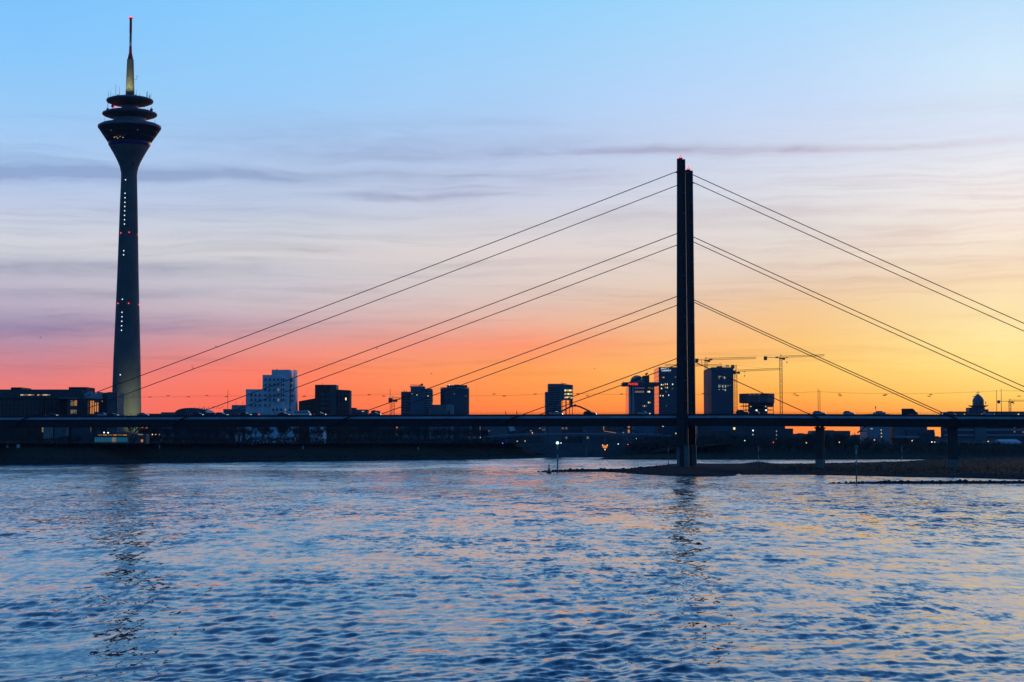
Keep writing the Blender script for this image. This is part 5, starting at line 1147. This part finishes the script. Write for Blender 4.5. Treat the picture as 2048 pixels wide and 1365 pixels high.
for a in (('saloon', 'dark', 103, 6.5, 1, 'dark saloon with glaring headlight at the left end of the bridge'),
 ('hatchback', 'silver', 206, 6.5, 1, 'silver hatchback on the bridge left of the tower foot'), ('saloon', 'dark', 224, 6.5, 1, 'dark saloon on the bridge right behind the silver hatchback at the tower'),
 ('saloon', 'grey', 286, 6.5, 1, 'grey saloon on the bridge just right of the tower foot'), ('hatchback', 'dark', 396, 6.5, 1, 'dark hatchback on the bridge before the barrel-roofed hall'),
 ('estate', 'blue', 443, 6.5, 1, 'dark blue estate car left of the white wavy office'), ('saloon', 'dark', 490, 6.5, 1, 'dark saloon on the bridge below the low end of the white office'),
 ('hatchback', 'grey', 508, 18.5, -1, 'grey hatchback with red tail lights heading left before the white office'), ('saloon', 'dark', 567, 6.5, 1, 'dark saloon on the bridge below the tall part of the white office'),
 ('minibus', 'white', 604, 10.0, 1, 'white minibus with row of windows left of the brick office'), ('saloon', 'dark', 640, 6.5, 1, 'dark saloon on the bridge before the brick office'),
 ('saloon', 'grey', 750, 6.5, 1, 'grey saloon on the bridge right of the brick office'), ('saloon', 'silver', 1113, 6.5, 1, 'silver saloon on the bridge before the portal tower'),
 ('estate', 'dark', 1180, 6.5, 1, 'dark estate car on the bridge under the footbridge arch apex'), ('saloon', 'silver', 1288, 6.5, 1, 'silver saloon on the bridge below the dome tower'),
 ('off_roader', 'dark', 1485, 6.5, 1, 'dark off-roader on the bridge right of the brown-flanked tower'), ('hatchback', 'dark', 1508, 18.5, -1, 'dark hatchback with red lights below the round shell'),
 ('estate', 'silver', 1639, 6.5, 1, 'silver estate car beside the paired masts over the first pier'), ('hatchback', 'silver', 1698, 6.5, 1, 'silver hatchback alone on the bridge between the two piers'),
 ('panel_van', 'dark', 1820, 6.5, 1, 'tall dark panel van on the right part of the bridge'), ('hatchback', 'grey', 1897, 6.5, -1, 'grey hatchback above the second pier where the stay cable lands'), ('saloon', 'silver', 1977, 6.5, 1, 'silver saloon below the domed church')): car(*a)

# ================================================================== people on the footway of the bridge
def person(x, label, coat, stride, arm):
    t = btv(x, 2.2); p = bridge_pt(t, 2.2, deckz(t))
    o = thing('person', label, 'person', tuple(p), -TH, 'people walking on the bridge')
    J = {'pel': (0, 0, .95), 'che': (0, .02, 1.35), 'nek': (0, .02, 1.5), 'hea': (0, .0, 1.66), 'top': (0, 0, 1.76), 'sl': (0, -.18, 1.42), 'sr': (0, .18, 1.42), 'el': (arm, -.24, 1.14), 'er': (-arm, .24, 1.14), 'wl': (arm * 1.6, -.22, .9), 'wr': (-arm * 1.2, .22, .9), 'hl': (arm * 1.8, -.22, .8), 'hr': (-arm * 1.3, .22, .8), 'jl': (0, -.1, .92), 'jr': (0, .1, .92), 'kl': (stride * .8, -.1, .5), 'kr': (-stride * .3, .1, .5), 'al': (stride, -.1, .09), 'ar': (-stride, .1, .12), 'tl': (stride + .2, -.1, .04), 'tr': (-stride + .2, .1, .05)}
    E = [('pel', 'che'), ('che', 'nek'), ('nek', 'hea'), ('hea', 'top'), ('che', 'sl'), ('che', 'sr'), ('sl', 'el'), ('el', 'wl'), ('wl', 'hl'), ('sr', 'er'), ('er', 'wr'), ('wr', 'hr'), ('pel', 'jl'), ('pel', 'jr'), ('jl', 'kl'), ('kl', 'al'), ('al', 'tl'), ('jr', 'kr'), ('kr', 'ar'), ('ar', 'tr')]
    Rd = {'pel': .16, 'che': .17, 'nek': .065, 'hea': .1, 'top': .085, 'sl': .085, 'sr': .085, 'el': .06, 'er': .06, 'wl': .045, 'wr': .045, 'hl': .04, 'hr': .04, 'jl': .11, 'jr': .11, 'kl': .075, 'kr': .075, 'al': .055, 'ar': .055, 'tl': .04, 'tr': .04}
    ks = list(J); me = bpy.data.meshes.new('body'); me.from_pydata([J[q] for q in ks], [(ks.index(a), ks.index(b)) for a, b in E], [])
    tmp = bpy.data.objects.new('body', me); COL.objects.link(tmp); md = tmp.modifiers.new('skin', 'SKIN')
    for i, q in enumerate(ks): sv = me.skin_vertices[0].data[i]; sv.radius = (Rd[q], Rd[q]); sv.use_root = (q == 'pel')
    tmp.modifiers.new('sub', 'SUBSURF').levels = 1
    dg = bpy.context.evaluated_depsgraph_get(); m2 = bpy.data.meshes.new_from_object(tmp.evaluated_get(dg)); bpy.data.objects.remove(tmp)
    m2.materials.clear(); m2.materials.append(M('skin')); m2.materials.append(M(coat)); m2.materials.append(M('cloth_dark'))
    for f in m2.polygons:
        z = f.center.z; f.material_index = 0 if z > 1.5 or (z < .86 and abs(f.center.y) > .17) else (1 if z > .8 else 2)
    put('body', m2, o)
    MB().ball((-.015, 0, 1.72), .112, 10, 6).build('hair', 'cloth_dark', o)
person(1011.3, 'walker in dark clothes standing on the bridge, left of two', 'cloth_dark', .16, .1); person(1033.6, 'walker in dark coat on the bridge, right of two', 'cloth_dark', .26, .16); person(549, 'lone dark walker on the bridge before the white office', 'cloth_dark', .22, .12)

# ================================================================== groynes of rough stone
def rock(seed):
    r = random.Random(seed); mb = MB().ball((0, 0, 0), .5, 7, 4, .75); mb.v = [(x * r.uniform(.75, 1.25), y * r.uniform(.75, 1.25), z * r.uniform(.75, 1.3)) for x, y, z in mb.v]; return mb.mesh('stone', 'stone')
ROCKS = [rock(50 + i) for i in range(6)]
def groyne(label, pts, width, height, n, size, rear=0):
    o = thing('stone_groyne', label, 'groyne', (pts[0][0], pts[0][1], 0)); b0 = Vector((pts[0][0], pts[0][1], 0))
    ps = resample([(x, y, 0) for x, y in pts], 2.0); vs = []; fs = []
    for i, p in enumerate(ps):
        d = (ps[min(len(ps) - 1, i + 1)] - ps[max(0, i - 1)]).normalized(); nn = Vector((-d.y, d.x, 0)); e = min(1, (i + .3) / 7)
        for s, z in ((-1, -.7), (-.55, .45), (-.2, .8), (.2, .8), (.55, .45), (1, -.7)):
            q = p - b0 + nn * (s * width * (.4 + .6 * e)); vs.append((q.x, q.y, z * height * e if z > 0 else z))
    for i in range(len(ps) - 1):
        for k2 in range(5): fs.append((i * 6 + k2, (i + 1) * 6 + k2, (i + 1) * 6 + k2 + 1, i * 6 + k2 + 1))
    MB().add(vs, fs).build('core', 'riprap', o)
    for j in range(n):
        i = min(len(ps) - 2, int(random.random() * (len(ps) - 1))); p = ps[i].lerp(ps[i + 1], random.random()); d = (ps[i + 1] - ps[i]).normalized(); nn = Vector((-d.y, d.x, 0)); e = min(1, (i + .5) / 7)
        s = random.uniform(-1, .75); q = p - b0 + nn * (s * width * (.4 + .6 * e)); z = height * e * max(0.0, .86 - .9 * abs(s)) + random.uniform(-.15, .1)
        st_ = put('stone', ROCKS[j % 6], o, (q.x, q.y, z)); g = size * random.uniform(.55, 1.35); st_.scale = (g * random.uniform(1, 1.5), g, g * random.uniform(.7, 1.1)); st_.rotation_euler = (random.uniform(-.5, .5), random.uniform(-.5, .5), random.uniform(0, 6.28))
def wp(x, y): Y = wl(y); return (XX(x, Y, y), Y)
groyne('long low groyne of dark stones in the right foreground', [wp(1656, 967.2), wp(1700, 967.5), wp(1850, 967.4), wp(2048, 967), wp(2300, 966)], 2.6, .80, 300, .72)
groyne('thin dark stone groyne reaching left from the gravel island', [wp(1078, 944.4), wp(1130, 943.8), wp(1200, 943.4), wp(1260, 942.6), wp(1300, 940), wp(1345, 936.5)], 3.6, 1.15, 240, 1.0)

# ================================================================== river markers
def marker(name, label, x, y0, y1, Y, r, segs, lamp=None):
    b = P(x, y0, Y); zt_ = ZZ(y1, Y) - b.z; o = thing(name, label, 'marker', tuple(b), 0, 'river marker poles')
    n_ = len(segs)
    for i, m_ in enumerate(segs): MB().lathe([(r, zt_ * i / n_ - (.8 if i == 0 else 0)), (r * .95, zt_ * (i + 1) / n_ - .002)], 8).build('pole_section', m_, o)
    MB().lathe([(r * 2.5, zt_), (r * 2.5, zt_ + .5), (r, zt_ + .9)], 8).build('top_mark', lamp or 'signal_green', o)
marker('marker_pole', 'green and white marker pole with bright lamp on the thin groyne', 1115, 939, 888.5, 648, .20, ['signal_green', 'signal_green', 'signal_white', 'signal_green', 'signal_white'], 'lamp_green')
marker('marker_pole', 'thin banded marker pole just left of the pylon foot', 1336.5, 933, 896, 712, .14, ['signal_green', 'signal_white', 'signal_green', 'signal_white'])
marker('marker_pole', 'tall green and white marker pole on the right foreground groyne', 1713, 961, 898, 457, .17, ['signal_green', 'signal_green', 'signal_green', 'signal_white', 'signal_green', 'signal_white'])
marker('marker_pole', 'faint marker pole on the small mound of the island', 1517, 926, 896, 850, .14, ['signal_green', 'signal_white', 'signal_green', 'signal_white'])
marker('marker_pole', 'faint marker pole on the far edge of the grassy island', 1804, 927, 897, 880, .14, ['signal_green', 'signal_white', 'signal_green', 'signal_white'])
bo = thing('channel_buoy', 'green pointed buoy floating before the thin groyne', 'buoy', tuple(P(1098, 947, wl(947))))
MB().lathe([(.75, -.3), (.85, .25), (.7, .55), (.3, 1.3), (.16, 2.2), (.08, 2.5)], 14).build('float', 'signal_green', bo, True); MB().lathe([(.02, 2.5), (.32, 2.5), (.02, 3.1)], 10).build('top_cone', 'signal_green', bo)
be = thing('harbour_beacon', 'orange-lit beacon post with basket top at the harbour mouth', 'beacon', tuple(P(1210, 918, 1195)))
zz = ZZ(897, 1195) - be.location.z
MB().lathe([(.9, 0), (.55, .6), (.5, zz)], 10).build('post', 'signal_red', be); mat('beacon_glow', (.6, .2, .05), .5, emit=(1.0, .28, .05), es=.8); MB().lathe([(.8, zz), (1.5, zz + .6), (1.5, zz + 1.6), (.6, zz + 1.8)], 12).build('basket', 'beacon_glow', be)
for s in (-1.5, 1.5): MB().ball((s, -.6, zz + 2.0), .3, 8, 6).build('lantern', 'lamp_warm', be)
MB().ball((0, -.6, zz - .8), .35, 8, 6).build('lantern', 'lamp_warm', be)

# ================================================================== lamps and small things along the banks
def street_lamp(label, x, y, Y, m_, zb=None, h=None, r=.3):
    q = P(x, y, Y); zb = PLATEAU if zb is None else zb
    if q.z - zb < 1.5: zb = q.z - 4.0
    o = thing('street_lamp', label, 'street lamp', (q.x, Y, zb), 0, 'lamps along the banks'); hh = q.z - zb
    MB().lathe([(.12, -.3), (.1, .4), (.06, hh + .1)], 6).build('pole', 'dark_metal', o); MB().ball((0, -.35, hh), r, 8, 6).build('lamp_head', m_, o)
for a in (('warm street lamp in the trees just left of the first pier', 1612.5, 886, 1160, 'lamp_warm', 2), ('small warm street lamp right of the first pier', 1678.5, 885, 1160, 'lamp_warm', 2), ('warm street lamp below the pale blue warehouse', 1748.7, 880.3, 1160, 'lamp_warm', 2), ('warm street lamp below the teal-panelled factory', 1824, 882, 1160, 'lamp_warm', 2), ('white street lamp left of the second pier', 1863.5, 884.5, 1160, 'lamp_white', 2), ('small yellow lamp beside the white lamp at the second pier', 1869, 884.6, 1160, 'lit_yellow', 2), ('warm street lamp over the lettered shed', 1976, 883.3, 1160, 'lamp_warm', 2), ('pale green lamp in the dark thicket right of the pylons', 1489.5, 881.7, 1165, 'lamp_green', 2), ('small red light in the thicket right of the pylons', 1546.5, 885.3, 1165, 'lamp_red', 2), ('leftmost of the yellow lamps under the vaulted hall', 305, 869.5, 1020, 'lamp_warm'), ('second of the yellow lamps under the vaulted hall', 312, 869.3, 1020, 'lamp_warm'), ('rightmost of the yellow lamps under the vaulted hall', 319.5, 869.2, 1020, 'lamp_warm'), ('white lamp left of the pavilion roof', 208.5, 865.5, 940, 'lamp_white'), ('white lamp above the middle of the pavilion', 216.5, 866, 940, 'lamp_white'), ('pale lamp below the striped tower under the deck', 787, 864.5, 1150, 'lamp_white'), ('white lamp on the footbridge ramp', 960.5, 875.5, 1338, 'lamp_white'), ('red lamp left of the footbridge ramp', 865, 886.5, 1190, 'lamp_red'), ('orange lamp under the footbridge ramp', 949.5, 889, 1215, 'lamp_warm'), ('blue lamp under the footbridge deck', 1005.5, 887, 1230, 'lamp_blue'), ('bright white quay lamp beside the groyne marker', 1122, 886.5, 1380, 'lamp_white'), ('orange quay lamp left of the harbour office', 1034.5, 883, 1385, 'lamp_warm'), ('second orange quay lamp left of the harbour office', 1050, 882.5, 1385, 'lamp_warm'), ('white quay lamp right of the beacon', 1236.5, 888.5, 1360, 'lamp_white'), ('red harbour light right of the beacon', 1255.7, 889.5, 1240, 'lamp_red'), ('pale lamp under the dome tower', 1272.5, 878, 1385, 'lamp_white'), ('orange lamp left of the harbour office balcony', 1064.5, 866.5, 1390, 'lamp_warm')): street_lamp(*a)
# notice boards on the embankment
for x, y, w, h_, lb in ((14.5, 893.5, 4, 6.5, 'leftmost white notice board on the left embankment'), (36.5, 893, 6.5, 7, 'white notice board right of the leftmost one'), (319, 894, 1.8, 7, 'thin white kilometre post under the vaulted hall'), (606, 895.5, 2, 6, 'thin white kilometre post under the brick office'), (836.5, 897.5, 1.8, 6, 'thin white kilometre post under the striped tower')):
    yl = float(np.interp(x, [0, 250, 300, 500, 700, 900], [930, 927.6, 926.2, 924, 922, 919.8])); Y = wl(yl) + 17; q = P(x, y, Y)
    o = thing('notice_board', lb, 'sign', (q.x, Y, q.z - S(h_, Y) / 2 - 1.5), 0, 'boards on the embankment'); MB().box(-S(w, Y) / 2, S(w, Y) / 2, -.05, .05, 1.5, 1.5 + S(h_, Y)).build('panel', 'signal_white', o)
    for s in ((-.3, .3) if w > 3 else (0,)): MB().box(s * S(w, Y) - .05, s * S(w, Y) + .05, .051, .13, -.6, 1.5 + S(h_, Y) * .9).build('post', 'dark_metal', o)
# coach and parked vans on the promenade
def promenade_van(x, Y, w, h_, paint, label):
    q = P(x, 888, Y); o = thing('parked_coach' if w > 12 else 'parked_van', label, 'coach' if w > 12 else 'van', (q.x, Y, PLATEAU), 0)
    L_ = S(w, Y); H_ = S(h_, Y); MB().yprism([(-L_ / 2, .4), (L_ / 2, .4), (L_ / 2, H_ * .6), (L_ / 2 - .5, H_), (-L_ / 2 + .15, H_), (-L_ / 2, H_ - .2)], -1, 1).build('body', 'paint_' + paint, o)
    MB().box(-L_ / 2 + .5, L_ / 2 - 1.2, -1.03, -1.0, H_ * .55, H_ * .88).build('window_band', 'glass_dark', o)
    for s in (-.32, .32): put('wheel', whm, o, (s * L_, -.9, .33))
promenade_van(315, 1018, 20, 8, 'white', 'white coach parked on the promenade under the vaulted hall'); promenade_van(369.5, 1030, 8, 6, 'white', 'pale van parked among the promenade trees'); promenade_van(533, 1055, 9, 6, 'silver', 'silver van parked below the white wavy office'); promenade_van(548, 1058, 6, 5, 'white', 'small white van right of the silver van on the promenade')
for x, lb in ((472, 'left of two tall pale banners among the promenade trees'), (480, 'right of two tall pale banners among the promenade trees')):
    q = P(x, 888, 1045); o = thing('banner_flag', lb, 'banner', (q.x, 1045, PLATEAU), 0, 'promenade banners'); MB().bar((0, 0, 0), (0, 0, 4.6), .06, n=6).build('pole', 'grey_metal', o); MB().add([(.07, 0, 1.2), (.9, .1, 1.5), (.75, .15, 4.3), (.07, 0, 4.5), (.07, .04, 1.2), (.9, .14, 1.5), (.75, .19, 4.3), (.07, .04, 4.5)], [(0, 1, 2, 3), (7, 6, 5, 4), (0, 4, 5, 1), (1, 5, 6, 2), (2, 6, 7, 3), (3, 7, 4, 0)]).build('cloth', 'white_render', o)
# embankment railing along the promenade
rl = thing('promenade_railing', 'thin railing along the top of the left embankment', 'railing', (0, 0, 0))
mb = MB(); rp_ = resample([(XX(x, wl(y)), wl(y) + 27.5, PLATEAU) for x, y in ((-60, 931.5), (0, 930), (250, 927.6), (300, 926.2), (500, 924), (700, 922), (900, 919.8))], 2.5)
for a, c in zip(rp_, rp_[1:]): mb.bar(a + Vector((0, 0, 1.05)), c + Vector((0, 0, 1.05)), .04, n=3)
mb.build('handrail', 'grey_metal', rl)
mb = MB()
for a in rp_: mb.bar(a, a + Vector((0, 0, 1.05)), .035, n=3)
mb.build('posts', 'grey_metal', rl)['kind'] = 'stuff'

# ================================================================== birds
for x, y, Y, a, lb in ((384, 732.5, 600, .3, 'upper of two small birds above the left cables'), (386.5, 737, 600, -.4, 'lower of two small birds above the left cables'), (432, 693.5, 560, .5, 'bird by the topmost left cable'), (80.5, 675.5, 520, .1, 'lone bird left of the telecom tower'), (863, 748.5, 600, -.2, 'bird above the curved glass tower'), (754, 697.5, 560, .6, 'bird between the left cable pairs'), (1189, 738.5, 600, .2, 'bird above the portal tower')):
    q = P(x, y, Y); o = thing('flying_bird', lb, 'bird', tuple(q), a, 'birds in the sky')
    MB().add([(-.28, 0, 0), (0, -.06, .03), (.3, 0, .03), (0, .06, .03), (0, 0, -.06), (0, 0, .08)], [(0, 1, 5), (1, 2, 5), (2, 3, 5), (3, 0, 5), (1, 0, 4), (2, 1, 4), (3, 2, 4), (0, 3, 4)]).build('body', 'cloth_dark', o)
    for s in (-1, 1): MB().add([(-.1, s * .04, .03), (.12, s * .04, .03), (.1, s * .32, .2), (-.1, s * .6, .1), (-.1, s * .04, .05), (.12, s * .04, .05), (.1, s * .32, .22), (-.1, s * .6, .115)], [(0, 1, 2, 3), (7, 6, 5, 4), (0, 4, 5, 1), (1, 5, 6, 2), (2, 6, 7, 3), (3, 7, 4, 0)]).build('wing', 'cloth_dark', o)

# ================================================================== scrub, tufts and pebbles
def scatter(name, label, m, n, pick, w, h):
    vs = []; fs = []
    for i in range(n):
        q = pick()
        if q is None: continue
        X, Y, z = q; o = len(vs); a = random.uniform(-w, w); ww = random.uniform(.4, 1) * w
        vs += [(X - ww, Y, z - .15), (X + ww, Y + random.uniform(-w, w), z - .15), (X + a, Y + random.uniform(-w, w), z + h * random.uniform(.3, 1)), (X, Y + ww, z - .15)]; fs += [(o, o + 1, o + 2), (o + 1, o + 3, o + 2), (o + 3, o, o + 2)]
    tag(MB().add(vs, fs).build(name, m), label, kind='stuff')
IS = bpy.data.objects['gravel_island'].data; ISC = [tuple(v.co) for v in IS.vertices]
def on_island(lo, hi, xmin):
    def f():
        x, y, z = random.choice(ISC)
        return (x + random.uniform(-1.5, 1.5), y + random.uniform(-1.5, 1.5), z) if lo < z < hi and x > xmin else None
    return f
scatter('island_pebbles', 'scattered dark pebbles along the shore of the gravel island', 'stone', 3500, on_island(-.05, .45, 0), .35, .22)
scatter('grass_tufts', 'dark grass tufts on top of the gravel island', 'bank_grass', 7000, on_island(.75, 9, 90), .4, .38)
BK = [tuple(v.co) for v in bpy.data.objects['river_bank'].data.vertices]
def on_bank():
    x, y, z = random.choice(BK)
    return (x + random.uniform(-2.5, 2.5), y + random.uniform(-.8, .8), z) if 1.5 < z < 9.9 and y > 700 else None
scatter('bank_scrub', 'low dark scrub and tufts on the left embankment slope', 'bank_grass', 6000, on_bank, .7, 1.0)

# ================================================================== thin evening haze
hz = MB().box(-1700, 1700, -520, 2230, -7.5, 262).build('haze', 'earth'); hz.data.materials.clear()
hm = bpy.data.materials.new('haze'); hm.use_nodes = True; hm.node_tree.nodes.clear()
pv = hm.node_tree.nodes.new('ShaderNodeVolumePrincipled'); pv.inputs['Color'].default_value = (0.62, 0.80, 0.95, 1); pv.inputs['Density'].default_value = HAZE
oo = hm.node_tree.nodes.new('ShaderNodeOutputMaterial'); hm.node_tree.links.new(pv.outputs[0], oo.inputs['Volume'])
hz.data.materials.append(hm); tag(hz, 'thin blue evening haze over river and city', kind='stuff')
